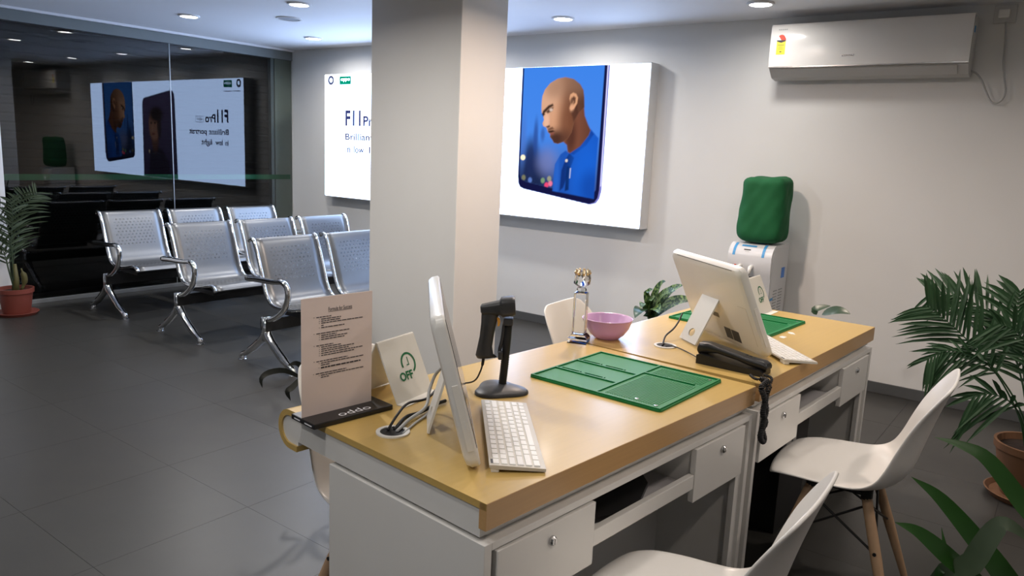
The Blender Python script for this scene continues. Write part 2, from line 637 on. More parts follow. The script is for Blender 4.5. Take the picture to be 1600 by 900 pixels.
x1 = LBX - LBO.x
yh = (LY1 - LY0) / 2
MB().box(x1 + 0.001, 0.0, -yh, yh, 0, LZ1 - LZ0, 0.002).build('case', 'boxcase', lb)
MB().box(x1 - 0.001, x1 + 0.001, -yh + 0.006, yh - 0.006, 0.006, LZ1 - LZ0 - 0.006).build('poster', 'boxwhite', lb)
for nm, zz in (('frame_edge', 0.0), ('frame_edge', LZ1 - LZ0 - 0.007)):
    MB().box(x1 - 0.003, x1, -yh, yh, zz, zz + 0.007).build(nm, 'boxcase', lb)
for yy in (-yh, yh - 0.007):
    MB().box(x1 - 0.003, x1, yy, yy + 0.007, 0, LZ1 - LZ0).build('frame_edge', 'boxcase', lb)


def s_t(px, py):
    P = on(px, py, 0, LBX)
    return (LY1 - P[1], P[2] - LZ0)


def sdist(P, poly):
    poly = np.array(poly)
    n = len(poly)
    dmin = np.full(len(P), 1e9)
    ins = np.zeros(len(P), bool)
    for i in range(n):
        a, b = poly[i], poly[(i + 1) % n]
        e = b - a
        w_ = P - a
        h = np.clip((w_ @ e) / max(e @ e, 1e-12), 0, 1)
        q = w_ - h[:, None] * e
        dmin = np.minimum(dmin, (q ** 2).sum(1))
        c = ((a[1] > P[:, 1]) != (b[1] > P[:, 1]))
        with np.errstate(divide='ignore', invalid='ignore'):
            xx = (b[0] - a[0]) * (P[:, 1] - a[1]) / (b[1] - a[1]) + a[0]
        ins ^= c & (P[:, 0] < xx)
    dd = np.sqrt(dmin)
    return np.where(ins, -dd, dd)


def lin(r, g, b):
    return np.array(srgb(r, g, b)[:3])


class Paint:
    """a printed picture: colours on a fine grid"""

    def __init__(s, s0, s1, t0, t1, step):
        s.ns = int((s1 - s0) / step) + 1
        s.nt = int((t1 - t0) / step) + 1
        a = np.linspace(s0, s1, s.ns)
        b = np.linspace(t0, t1, s.nt)
        s.S, s.T = np.meshgrid(a, b)
        s.P = np.stack([s.S.ravel(), s.T.ravel()], 1)
        s.C = np.tile(BOXWHITE, (len(s.P), 1))

    def poly(s, poly, col, soft=0.005, k=1.0):
        a = np.clip(0.5 - sdist(s.P, poly) / (2 * soft), 0, 1)
        a = (a * a * (3 - 2 * a) * k)[:, None]
        col = col if np.ndim(col) == 2 else np.array(col)[None]
        s.C = s.C * (1 - a) + col * a

    def blob(s, c, rx, ry, col, k=1.0, soft=0.5, clip=None, rot=0.0):
        q = s.P - np.array(c)
        ca, sa = math.cos(rot), math.sin(rot)
        x = (q[:, 0] * ca + q[:, 1] * sa) / rx
        y = (-q[:, 0] * sa + q[:, 1] * ca) / ry
        dd = np.sqrt(x * x + y * y)
        a = np.clip((1 + soft - dd) / (2 * soft), 0, 1)
        a = a * a * (3 - 2 * a) * k
        if clip is not None:
            a = a * np.clip(0.5 - sdist(s.P, clip) / 0.008, 0, 1)
        a = a[:, None]
        s.C = s.C * (1 - a) + np.array(col)[None] * a

    def build(s, name, parent):
        vs = [tuple(lbp(p[0], p[1], 0.0022)) for p in s.P]
        fs = [(i * s.ns + j, i * s.ns + j + 1, (i + 1) * s.ns + j + 1, (i + 1) * s.ns + j)
              for i in range(s.nt - 1) for j in range(s.ns - 1)]
        me = bpy.data.meshes.new(name)
        me.from_pydata(vs, [], fs)
        at = me.color_attributes.new('print', 'FLOAT_COLOR', 'POINT')
        at.data.foreach_set('color', np.concatenate([np.where(s.C < 1.2, s.C * 1.22, s.C), np.ones((len(s.C), 1))], 1).astype(np.float32).ravel())
        m = bpy.data.materials.new('backlit_print')
        m.use_nodes = True
        nt = m.node_tree
        nt.nodes.remove(nt.nodes['Principled BSDF'])
        e = nt.nodes.new('ShaderNodeEmission')
        va = nt.nodes.new('ShaderNodeVertexColor')
        va.layer_name = 'print'
        nt.links.new(va.outputs[0], e.inputs[0])
        nt.links.new(e.outputs[0], nt.nodes['Material Output'].inputs[0])
        me.materials.append(m)
        return link(name, me, parent)


def z8(a, b):
    return s_t(780 + a / 3.0, 80 + b / 3.0)


def Z8(*pts):
    return [z8(*p) for p in pts]


TT = LZ1 - LZ0
# --- phone with the man (seen right of the pillar)
pa = Paint(2.44, 3.32, 0.10, TT - 0.008, 0.0062)
A_out = [(2.474, TT), (2.474, 0.33), (2.482, 0.275), (2.50, 0.247), (2.54, 0.232), (3.12, 0.158), (3.19, 0.150), (3.245, 0.165), (3.275, 0.205), (3.290, 0.27), (3.296, TT)]
pa.poly(A_out, lin(120, 118, 190), 0.004)
A_blk = [(2.477, TT), (2.477, 0.33), (2.486, 0.278), (2.503, 0.25), (2.54, 0.236), (3.12, 0.163), (3.18, 0.157), (3.228, 0.172), (3.256, 0.21), (3.266, 0.27), (3.270, TT)]
pa.poly(A_blk, lin(18, 20, 60), 0.004)
pa.poly([(3.272, TT), (3.272, 0.3), (3.28, 0.3), (3.28, TT)], lin(225, 225, 255), 0.003)
A_pic = [(2.492, TT - 0.006), (2.492, 0.36), (2.51, 0.315), (2.56, 0.295), (3.12, 0.215), (3.20, 0.225), (3.236, 0.27), (3.246, TT - 0.006)]
h = np.clip((pa.P[:, 1] - 0.25) / 0.95, 0, 1)[:, None]
sky = lin(50, 72, 130) * (1 - np.clip(h * 2.2, 0, 1)) + np.clip(h * 2.2, 0, 1) * (lin(70, 128, 218) * (1 - h) + lin(58, 122, 216) * h)
pa.poly(A_pic, sky, 0.004)
clipA = A_pic
pa.blob(z8(150, 585), 0.20, 0.17, lin(24, 34, 66), 0.95, 0.6, clipA)
pa.blob(z8(150, 500), 0.07, 0.15, lin(30, 42, 85), 0.9, 0.6, clipA)
pa.blob(z8(225, 520), 0.09, 0.10, lin(112, 122, 176), 0.7, 0.8, clipA)
pa.blob(z8(172, 400), 0.022, 0.13, lin(40, 70, 140), 0.8, 0.6, clipA)
pa.blob(z8(205, 390), 0.02, 0.05, lin(48, 80, 150), 0.7, 0.7, clipA)
pa.blob(z8(112, 430), 0.03, 0.2, lin(70, 105, 180), 0.6, 0.8, clipA)
pa.blob(z8(112, 498), 0.024, 0.022, lin(255, 240, 200), 1, 0.25, clipA)
for a_, b_, c_ in ((222, 628, (240, 70, 110)), (240, 620, (235, 120, 150)), (205, 606, (120, 150, 110)), (145, 604, (90, 120, 190)), (115, 592, (120, 120, 90)), (235, 598, (150, 150, 120))):
    pa.blob(z8(a_, b_), 0.02, 0.022, lin(*c_), 0.85, 0.35, clipA)
# jacket
jacket = Z8((250, 655), (256, 580), (262, 530), (288, 484), (312, 466), (330, 478), (380, 447), (418, 398), (430, 366), (442, 380), (466, 408), (452, 560), (444, 692))
jn = np.clip((pa.P[:, 0] - z8(300, 560)[0]) / 0.45, 0, 1)[:, None]
pa.poly(jacket, lin(28, 78, 168) * (1 - jn) + lin(22, 84, 188) * jn, 0.007)
for q, cc, kk in ((((330, 478), (352, 500), (300, 640), (283, 655), (292, 560), (310, 510)), (14, 40, 104), .9),
                  (((418, 400), (432, 372), (445, 388), (410, 440), (350, 486), (334, 480)), (18, 50, 130), .9),
                  (((318, 540), (332, 540), (326, 650), (308, 655)), (8, 26, 70), .9)):
    pa.poly(Z8(*q), lin(*cc), 0.008, kk)
pa.blob(z8(400, 560), 0.12, 0.25, lin(24, 96, 206), 0.6, 0.7, jacket)
pa.blob(z8(430, 640), 0.1, 0.12, lin(16, 56, 140), 0.6, 0.7, jacket)
pa.blob(z8(268, 590), 0.025, 0.2, lin(40, 96, 190), 0.7, 0.7, jacket)
pa.poly(Z8((332, 548), (337, 548), (333, 596), (329, 596)), lin(200, 205, 225), 0.004, .8)
pa.blob(z8(316, 513), 0.012, 0.012, lin(220, 210, 200), 0.9, 0.4)
# neck, head
neck = Z8((300, 424), (318, 440), (322, 472), (332, 478), (380, 446), (420, 396), (430, 370), (418, 345), (402, 302), (398, 250), (330, 260))
nn = np.clip((pa.P[:, 0] - z8(320, 440)[0]) / 0.28, 0, 1)[:, None]
pa.poly(neck, lin(128, 78, 58) * (1 - nn) + lin(74, 46, 40) * nn, 0.007)
pa.blob(z8(335, 400), 0.05, 0.14, lin(60, 34, 30), 0.75, 0.7, neck)
head = Z8((400, 262), (399, 215), (395, 182), (380, 155), (350, 131), (312, 122), (276, 129), (240, 151), (216, 180), (204, 210), (200, 242),
          (199, 266), (200, 288), (207, 300), (211, 322), (204, 338), (207, 350), (222, 357), (225, 366), (229, 379), (240, 389), (239, 402),
          (249, 414), (257, 429), (275, 434), (300, 425), (322, 408), (340, 380), (352, 330), (372, 290))
fx = np.clip((pa.P[:, 0] - z8(200, 300)[0]) / (z8(400, 300)[0] - z8(200, 300)[0]), 0, 1)[:, None]
skin = lin(196, 146, 116) * (1 - fx) + lin(120, 78, 56) * fx
pa.poly(head, skin, 0.005)
pa.blob(z8(385, 215), 0.11, 0.32, lin(74, 48, 40), 0.85, 0.7, head)
pa.blob(z8(330, 150), 0.2, 0.10, lin(138, 102, 82), 0.7, 0.7, head)
pa.blob(z8(235, 205), 0.10, 0.16, lin(212, 168, 140), 0.6, 0.8, head)
pa.blob(z8(255, 175), 0.08, 0.07, lin(150, 112, 90), 0.6, 0.8, head)
pa.blob(z8(268, 320), 0.08, 0.11, lin(206, 152, 118), 0.7, 0.8, head)
pa.blob(z8(320, 335), 0.085, 0.19, lin(112, 68, 48), 0.85, 0.7, head)
pa.blob(z8(278, 415), 0.13, 0.075, lin(82, 50, 40), 0.85, 0.7, head)
pa.blob(z8(222, 330), 0.028, 0.07, lin(222, 176, 150), 0.8, 0.6, head)
pa.poly(Z8((203, 292), (206, 280), (232, 254), (252, 246), (256, 256), (238, 266), (214, 290)), lin(38, 24, 22), 0.008, .95)
pa.poly(Z8((200, 294), (210, 286), (216, 296), (207, 306)), lin(30, 20, 20), 0.007, .95)
pa.poly(Z8((220, 284), (240, 266), (256, 262), (250, 280), (228, 292)), lin(50, 30, 26), 0.008, .9)
pa.blob(z8(244, 275), 0.016, 0.012, lin(215, 190, 175), 0.85, 0.5)
pa.poly(Z8((218, 353), (236, 346), (240, 354), (228, 362)), lin(60, 36, 30), 0.006, .85)
pa.poly(Z8((227, 364), (250, 354), (258, 364), (240, 370), (230, 372)), lin(86, 54, 42), 0.007, .8)
pa.poly(Z8((229, 374), (252, 370), (262, 376), (244, 382), (233, 382)), lin(40, 20, 20), 0.006, .95)
pa.poly(Z8((238, 386), (258, 380), (258, 392), (242, 394)), lin(160, 92, 80), 0.007, .9)
pa.blob(z8(262, 412), 0.06, 0.05, lin(56, 34, 30), 0.75, 0.7, head)
ear = Z8((330, 222), (334, 203), (348, 194), (362, 200), (370, 218), (366, 245), (352, 270), (338, 278), (331, 268), (336, 250))
pa.poly(ear, lin(206, 152, 116), 0.006)
pa.poly(Z8((342, 222), (350, 210), (360, 218), (358, 240), (346, 256), (350, 236)), lin(70, 40, 34), 0.008, .9)
pa.blob(z8(341, 236), 0.014, 0.03, lin(60, 34, 30), 0.8, 0.6)
pa.blob(z8(342, 266), 0.02, 0.03, lin(216, 160, 126), 0.8, 0.6)
pa.poly(Z8((336, 282), (352, 272), (366, 252), (372, 290), (350, 330)), lin(60, 36, 32), 0.012, .6)
pa.build('portrait_picture', lb)

# --- second phone (behind the pillar, seen mirrored in the glass)
pb = Paint(1.40, 2.30, 0.008, 1.14, 0.010)
B_out = [(1.432, 0.0), (1.452, 0.95), (1.462, 1.04), (1.49, 1.08), (1.54, 1.095), (1.60, 1.088), (2.15, 1.012), (2.205, 0.995), (2.235, 0.955), (2.262, 0.0)]
pb.poly(B_out, lin(70, 70, 120), 0.006)
B_in = [(1.462, 0.0), (1.478, 0.95), (1.488, 1.03), (1.51, 1.062), (1.55, 1.074), (2.15, 0.992), (2.196, 0.976), (2.222, 0.945), (2.246, 0.0)]
hb = np.clip(pb.P[:, 1] / 1.0, 0, 1)[:, None]
pb.poly(B_in, lin(96, 84, 128) * hb + lin(66, 60, 96) * (1 - hb), 0.006)
pb.poly([(1.60, 0.0), (1.64, 0.22), (1.78, 0.36), (1.95, 0.42), (2.08, 0.33), (2.14, 0.0)], lin(52, 44, 66), 0.02)
pb.blob((1.95, 0.50), 0.09, 0.16, lin(110, 78, 70), 1, 0.4)
pb.blob((1.96, 0.66), 0.13, 0.19, lin(172, 126, 108), 1, 0.2)
pb.blob((1.90, 0.80), 0.16, 0.09, lin(52, 38, 44), 1, 0.4)
pb.blob((1.84, 0.66), 0.05, 0.16, lin(60, 44, 48), 0.9, 0.4)
for dx in (-0.03, 0.06):
    pb.blob((1.97 + dx, 0.69), 0.022, 0.012, lin(40, 26, 28), 1, 0.3)
pb.blob((2.0, 0.62), 0.014, 0.05, lin(196, 150, 128), 0.9, 0.5)
pb.blob((1.985, 0.555), 0.035, 0.012, lin(120, 60, 62), 1, 0.3)
pb.blob((2.10, 0.33), 0.016, 0.022, lin(255, 235, 200), 1, 0.3)
pb.build('phone_picture', lb)

# --- lettering
EX, EY = (0, -1, 0), (0, 0, 1)
text_on('F11', lb, 'boxnavy', 0.225, lbp(0.316, 0.713, 0.0023), EX, EY, 0.150, bold=0.03)
text_on('Pro', lb, 'boxnavy', 0.215, lbp(0.575, 0.713, 0.0023), EX, EY, 0.098, bold=0.03)
bx = MB()
for a0, a1, t0, t1 in ((0.825, 0.997, 0.713, 0.718), (0.825, 0.997, 0.783, 0.788), (0.825, 0.829, 0.713, 0.788), (0.993, 0.997, 0.713, 0.788)):
    p, q = lbp(a0, t0, 0.0025), lbp(a1, t1, 0.0022)
    bx.box(min(p.x, q.x), max(p.x, q.x), min(p.y, q.y), max(p.y, q.y), p.z, q.z)
bx.build('badge_outline', 'boxnavy', lb)
text_on('48MP', lb, 'boxnavy', 0.125, lbp(0.85, 0.733, 0.0023), EX, EY, 0.036)
for wd_, a0, wl, t0, hh in (('Brilliant', 0.316, 0.405, 0.575, 0.066), ('portrait', 0.765, 0.380, 0.557, 0.082),
                           ('in', 0.322, 0.070, 0.452, 0.066), ('low', 0.440, 0.150, 0.452, 0.068), ('light', 0.660, 0.225, 0.433, 0.087)):
    text_on(wd_, lb, 'boxnavy', wl, lbp(a0, t0, 0.0023), EX, EY, hh, bold=0.022)
g0, g1 = s_t(531, 118.8), s_t(548.5, 131.8)
p, q = lbp(g0[0], g1[1], 0.0024), lbp(g1[0], g0[1] - 0.004, 0.0022)
MB().box(p.x, q.x, q.y, p.y, p.z, q.z).build('logo_block', 'boxgreen', lb)
text_on('oppo', lb, 'boxwhite', (g1[0] - g0[0]) * 0.78, lbp(g0[0] + 0.02, (g0[1] + g1[1]) / 2 - 0.018, 0.0027), EX, EY, 0.036)
c = s_t(517.5, 125.5)
rg = MB()
nn_ = 24
P = []
for rr in (0.022, 0.046):
    P.append([tuple(lbp(c[0] + rr * math.cos(2 * PI * k / nn_), c[1] + rr * math.sin(2 * PI * k / nn_), 0.0024)) for k in range(nn_)])
rg.grid(P, closed=True).build('round_emblem', 'boxgrey', lb)
ln = MB()
for a0, a1 in ((0.067, 0.215), (0.235, 0.395)):
    p, q = lbp(a0, 1.066, 0.0024), lbp(a1, 1.073, 0.0022)
    ln.box(p.x, q.x, q.y, p.y, p.z, q.z)
ln.build('small_print', 'boxgrey', lb)

# ================================================================== AIR CONDITIONER
ac = empty('air_conditioner', (WX, 1.215, 1.98), 0, 'white split air conditioner mounted high on the right wall', 'air conditioner')
AW = 0.565
# local x is negative away from the wall
MB().prism([(0, 0.02), (-0.05, 0.0), (-0.125, 0.012), (-0.185, 0.065), (-0.185, 0.31), (-0.15, 0.335), (0, 0.335)], -AW, AW, 1).build('body', 'ac2', ac)
# prism axis=1 takes (x, z) pairs
fp = MB()
prof = [(-0.183, 0.07), (-0.200, 0.075), (-0.203, 0.20), (-0.200, 0.318), (-0.190, 0.336), (-0.14, 0.340), (-0.14, 0.334), (-0.183, 0.30)]
fp.prism(prof, -AW - 0.002, AW + 0.002, 1).build('front_panel', 'ac', ac, 'auto')
lv = MB()
lv.prism([(-0.178, 0.062), (-0.190, 0.056), (-0.138, 0.012), (-0.128, 0.018)], -AW + 0.055, AW - 0.085, 1)
lv.build('louver', 'ac2', ac)
MB().box(-0.201, -0.196, -AW, AW, 0.068, 0.075).build('panel_edge', 'lock', ac)
# energy label (left end as seen: +y)
ly = 0.497
MB().box(-0.2035, -0.2025, ly - 0.028, ly + 0.028, 0.150, 0.232).build('energy_label', 'yellow', ac)
dm = MB()
P = [(-0.2045, ly, 0.238)] + [(-0.2045, ly + 0.029 * math.cos(a), 0.238 + 0.034 * math.sin(a)) for a in np.linspace(0.9, PI, 8)]
dm.add(P, [tuple(range(len(P)))])
dm.build('label_dial', 'red', ac)
P = [(-0.2044, ly, 0.238)] + [(-0.2044, ly + 0.029 * math.cos(a), 0.238 + 0.034 * math.sin(a)) for a in np.linspace(0, 0.9, 4)]
MB().add(P, [tuple(range(len(P)))]).build('label_dial', 'card', ac)
P = [(-0.2047, ly + 0.029, 0.238), (-0.2047, ly - 0.029, 0.238), (-0.2047, ly - 0.026, 0.231), (-0.2047, ly, 0.222), (-0.2047, ly + 0.026, 0.231)]
MB().add(P, [tuple(range(5))]).build('label_band', 'ink', ac)
mb = MB()
for zz, w0, hh in ((0.207, 0.02, 0.003), (0.196, 0.013, 0.002), (0.184, 0.016, 0.002), (0.164, 0.006, 0.006)):
    mb.box(-0.2045, -0.2035, ly - w0, ly + w0, zz, zz + hh)
mb.build('label_print', 'ink', ac)
mb = MB()
for k in range(7):
    mb.box(-0.2047, -0.2035, 0.12 - k * 0.011 - 0.007, 0.12 - k * 0.011, 0.128, 0.136)
mb.build('maker_mark', 'lock', ac)
mb = MB()
for k in range(5):
    mb.box(-0.204, -0.2025, 0.52 - k * 0.012 - 0.008, 0.52 - k * 0.012, 0.300, 0.306)
mb.build('small_print', 'greycable', ac)
MB().box(-0.14, -0.12, -AW - 0.004, -AW, 0.24, 0.275).build('side_sticker', 'bluetape', ac)

so = empty('wall_socket', (WX, 0.525, 2.330), 0, 'square white wall socket with a plug, beside the air conditioner', 'socket')
MB().box(-0.016, 0, -0.055, 0.055, -0.05, 0.05, 0.004).build('plate', 'ac2', so)
MB().box(-0.05, -0.014, -0.026, 0.03, -0.026, 0.022, 0.008).build('plug', 'plastic', so)
pts = [(1516, 110), (1526, 115), (1534, 126), (1541, 144), (1548, 158), (1557, 161), (1566, 155), (1571, 142), (1569, 120), (1568, 95), (1571, 60), (1572, 34)]
path = []
for i, p in enumerate(pts):
    q = on(p[0], p[1], 0, WX - 0.035)
    path.append(V(q))
path[0].y = max(path[0].y, 0.652)
pc_o = MB().tube([p - Vector(ac.location) for p in smooth_path(path, 5)], 0.0055, 7).build('power_cord', 'greycable', ac, True)

# ================================================================== WAITING BENCHES
def make_bench():
    root = empty('waiting_bench', (0, 0, 0))
    prof = [(0.275, 0.790), (0.255, 0.805), (0.225, 0.795), (0.195, 0.735), (0.165, 0.65), (0.135, 0.56), (0.105, 0.475), (0.070, 0.420), (0.020, 0.392),
            (-0.06, 0.384), (-0.16, 0.392), (-0.25, 0.410), (-0.31, 0.418), (-0.345, 0.408), (-0.365, 0.382)]
    pp = smooth_path([(0, a, b) for a, b in prof], 4)
    # arc length for the UV
    arc = [0.0]
    for i in range(1, len(pp)):
        arc.append(arc[-1] + (pp[i] - pp[i - 1]).length)
    me = None
    for k in range(3):
        x0 = 0.065 + k * 0.585
        x1_ = x0 + 0.515
        st = empty('seat', (0, 0, 0))
        bpy.data.objects.remove(st)
        nx = 8
        vs, fs, uv = [], [], []
        for i, p in enumerate(pp):
            for j in range(nx + 1):
                vs.append((x0 + 0.012 + (x1_ - x0 - 0.024) * j / nx, p.y, p.z))
                uv.append((0.515 * j / nx, arc[i]))
        for i in range(len(pp) - 1):
            for j in range(nx):
                fs.append((i * (nx + 1) + j, i * (nx + 1) + j + 1, (i + 1) * (nx + 1) + j + 1, (i + 1) * (nx + 1) + j))
        me = bpy.data.meshes.new('seat_shell')
        me.from_pydata(vs, [], fs)
        ul = me.uv_layers.new(name='UVMap')
        for lp in me.loops:
            ul.data[lp.index].uv = uv[lp.vertex_index]
        for pg in me.polygons:
            pg.use_smooth = True
        me.materials.append(M['perf'])
        so_ = link('seat_shell', me, root)
        mod(so_, 'SOLIDIFY', thickness=0.003)
        for xx in (x0 + 0.006, x1_ - 0.006):
            MB().tube([(xx, p.y, p.z) for p in pp], 0.0135, 8).build('side_frame', 'chrome', so_, True)
        MB().box(x0 + 0.03, x1_ - 0.03, -0.30, -0.04, 0.345, 0.378, 0.004).build('seat_bracket', 'black', so_)
    MB().box(-0.02, 1.84, -0.035, 0.035, 0.245, 0.325, 0.004).build('beam', 'black', root)
    for xx in (0.0, 1.82):
        arm = smooth_path([(xx, 0.20, 0.560), (xx, 0.10, 0.566), (xx, -0.08, 0.572), (xx, -0.17, 0.580), (xx, -0.215, 0.555), (xx, -0.225, 0.49), (xx, -0.185, 0.41), (xx, -0.10, 0.345), (xx, -0.02, 0.315), (xx, 0.02, 0.30)], 5)
        rr = [0.019] * len(arm)
        MB().tube(arm, rr, 10).build('armrest', 'chrome', root, True)
        lg = MB()
        lg.tube([(xx, 0.0, 0.335), (xx, 0.0, 0.18)], 0.030, 12)
        lg.tube(smooth_path([(xx, 0.0, 0.235), (xx, -0.03, 0.195), (xx, -0.13, 0.115), (xx, -0.225, 0.055), (xx, -0.265, 0.035), (xx, -0.27, 0.012)], 4), [0.030] * 5 + [0.026] * 6 + [0.021] * 10, 10)
        lg.tube(smooth_path([(xx, 0.0, 0.235), (xx, 0.03, 0.195), (xx, 0.13, 0.115), (xx, 0.225, 0.055), (xx, 0.265, 0.035), (xx, 0.27, 0.012)], 4), [0.030] * 5 + [0.026] * 6 + [0.021] * 10, 10)
        lo = lg.build('leg', 'chrome', root, True)
        for yy in (-0.27, 0.27):
            MB().lathe([(0.028, 0.0), (0.028, 0.006), (0.014, 0.014)], 16, (xx, yy, 0.0)).build('foot', 'chrome', lo, 'auto')
    return root


bench = make_bench()
bl = ['perforated steel three-seat waiting bench nearest the glass front, farthest from the desk',
      'perforated steel three-seat waiting bench in the middle of the three rows',
      'perforated steel three-seat waiting bench nearest the desk, partly behind the pillar']
for i, yy in enumerate((6.23, 5.145, 4.085)):
    o = bench if i == 0 else copy_tree(bench)
    o.location = (2.885 - 0.008 * i, yy, 0)
    tag(o, bl[i], 'bench', 'steel waiting benches')

# ================================================================== DESKS
class Frame:
    def __init__(s, o, ang):
        s.o = Vector((o[0], o[1], 0))
        s.a = R_(ang)
        s.u = Vector((math.cos(s.a), math.sin(s.a), 0))
        s.v = Vector((-math.sin(s.a), math.cos(s.a), 0))

    def w(s, u, v, z=0.0):
        return s.o + s.u * u + s.v * v + Vector((0, 0, z))


D1 = Frame((1.122, 0.876), -5.7)
D2 = Frame((2.362, 0.752), -3.5)
TOP = 0.75


def make_desk(fr, L, label, name='office_desk'):
    t = empty(name, fr.o, fr.a, label, 'desk', 'office desks joined end to end')
    # wooden sheet with a bullnose curling under on the visitors' side: (v, z) profile
    out, inn = [], []
    cv, cz, ro, th = 0.735, 0.6955, 0.0545, 0.016
    for k in range(0, 13):
        a = R_(90 - 180 * k / 12)
        out.append((cv + ro * math.cos(a), cz + ro * math.sin(a)))
        inn.append((cv + (ro - th) * math.cos(a), cz + (ro - th) * math.sin(a)))
    poly = [(0.0, TOP)] + out + [(0.70, cz - ro), (0.70, cz - ro + th)] + inn[::-1] + [(0.0, TOP - th)]
    MB().prism(poly, 0, L, 0).build('top_sheet', 'wood', t, 'auto')
    MB().box(0, L, -0.001, 0.02, 0.690, TOP - 0.0005, 0.0012).build('front_edge', 'lip', t)
    core = [(0.02, TOP - th)] + inn + [(0.70, cz - ro + th), (0.70, 0.668), (0.02, 0.668)]
    MB().prism(core, 0.005, L - 0.005, 0).build('core_board', 'white', t)
    MB().box(0.035, L - 0.035, 0.03, 0.52, 0.655, 0.669).build('spacer', 'white', t)
    MB().box(0, 0.022, 0, 0.55, 0, 0.658, 0.0015).build('side_panel', 'white', t)
    MB().box(L - 0.022, L, 0, 0.55, 0, 0.658, 0.0015).build('side_panel', 'white', t)
    MB().box(0.022, L - 0.022, 0.0, 0.55, 0.640, 0.658, 0.0015).build('top_rail', 'white', t)
    MB().box(0.022, L - 0.022, 0.30, 0.318, 0.05, 0.470).build('modesty_panel', 'white', t)
    MB().box(L - 0.055, L - 0.022, 0.012, 0.03, 0, 0.640).build('filler_post', 'white', t)
    for (u0, u1) in ((0.034, 0.372), (0.852, L - 0.058)):
        b = MB()
        b.box(u0 + 0.008, u0 + 0.022, 0.012, 0.45, 0.478, 0.630)
        b.box(u1 - 0.022, u1 - 0.008, 0.012, 0.45, 0.478, 0.630)
        b.box(u0 + 0.008, u1 - 0.008, 0.012, 0.45, 0.478, 0.490)
        dr = b.build('drawer', 'white', t)
        MB().box(u0, u1, -0.006, 0.012, 0.474, 0.636, 0.002).build('drawer_front', 'white', dr)
        ul = u0 + (u1 - u0) * 0.52
        lk = MB()
        lk.lathe([(0.0115, 0.0), (0.0115, 0.006), (0.008, 0.010), (0.0, 0.0105)], 16)
        lk.v = [(ul + x, -0.006 - z, 0.597 + y) for x, y, z in lk.v]
        lk.box(ul - 0.001, ul + 0.001, -0.0172, -0.016, 0.590, 0.604)
        lk.build('lock', 'lock', dr, 'auto')
    tr = MB()
    tr.box(0.372, 0.852, 0.012, 0.46, 0.512, 0.526)
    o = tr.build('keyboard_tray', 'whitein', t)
    MB().box(0.374, 0.850, -0.004, 0.014, 0.517, 0.560, 0.002).build('tray_front', 'white', o)
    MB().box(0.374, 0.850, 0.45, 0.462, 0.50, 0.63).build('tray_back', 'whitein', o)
    MB().box(0.838, 0.850, 0.05, 0.36, 0.492, 0.512).build('slide_rail', 'lock', o)
    return t


L1, L2 = 1.212, 1.250
desk1 = make_desk(D1, L1, 'yellow laminate desk nearest the camera, with keyboard, scanner stand and OFF sign')
desk2 = make_desk(D2, L2, 'yellow laminate desk at the far end by the wall, with the rear-facing computer')


def grommet(fr, u, v, label):
    t = empty('cable_grommet', fr.w(u, v, TOP), fr.a, label, 'grommet', 'desk cable grommets')
    ring(0.032, 0.042, 0.0, 0.004, 24).build('rim', 'plastic', t, 'auto')
    MB().lathe([(0.032, 0.0004), (0.032, 0.0012), (0, 0.0012)], 24).build('opening', 'rubber', t)


GU1 = (0.103, 0.428)
GU2 = (0.195, 0.455)
grommet(D1, *GU1, 'white rimmed cable grommet with thick cables, left end of the desk')
grommet(D2, *GU2, 'white rimmed cable grommet behind the rear-facing computer')


def zpx(px, py, z):
    return V(on(px, py, 2, z))


# ------------------------------------------------------------------ document stand
dA, dB = zpx(447, 655, TOP), zpx(598, 636, TOP)     # far-left and right corners of the base
c0 = D1.w(-0.028, 0.625, TOP)
ds = empty('document_stand', D1.w(0.088, 0.618, TOP), D1.a + R_(-1.0), 'clear stand holding a pinkish typed sheet on a black base', 'sign stand')
BW = 0.242
MB().box(-BW / 2, BW / 2, -0.056, 0.052, 0.0, 0.014, 0.003).build('base', 'black', ds)
MB().box(-BW / 2 - 0.0005, -BW / 2 + 0.001, -0.045, -0.012, 0.005, 0.008).build('edge_mark', 'silver_ink', ds)
MB().box(-BW / 2 - 0.0005, -BW / 2 + 0.001, 0.010, 0.036, 0.005, 0.008).build('edge_mark', 'silver_ink', ds)
SW, SH = 0.212, 0.305
MB().box(-SW / 2 - 0.002 - 0.012, SW / 2 - 0.010, 0.0075, 0.0105, 0.012, 0.014 + SH + 0.002).build('acrylic_sheet', 'acrylic', ds)
sheet = MB().box(-SW / 2 - 0.012, SW / 2 - 0.012, 0.0055, 0.0073, 0.014, 0.014 + SH).build('paper_sheet', 'paper', ds)


def sheet_line(mbx, y0_, a0, a1, hgt, rnd):
    """a typed line broken into word-like marks; y0_ from the top, a in sheet fractions"""
    x = a0
    while x < a1:
        wl = rnd.uniform(0.025, 0.07)
        e = min(x + wl, a1)
        X0_, X1_ = -SW / 2 - 0.012 + x * SW, -SW / 2 - 0.012 + e * SW
        zt = 0.014 + SH * (1 - y0_)
        mbx.box(X0_, X1_, 0.0050, 0.0056, zt - hgt, zt)
        x = e + 0.009


rnd = random.Random(4)
typed = MB()
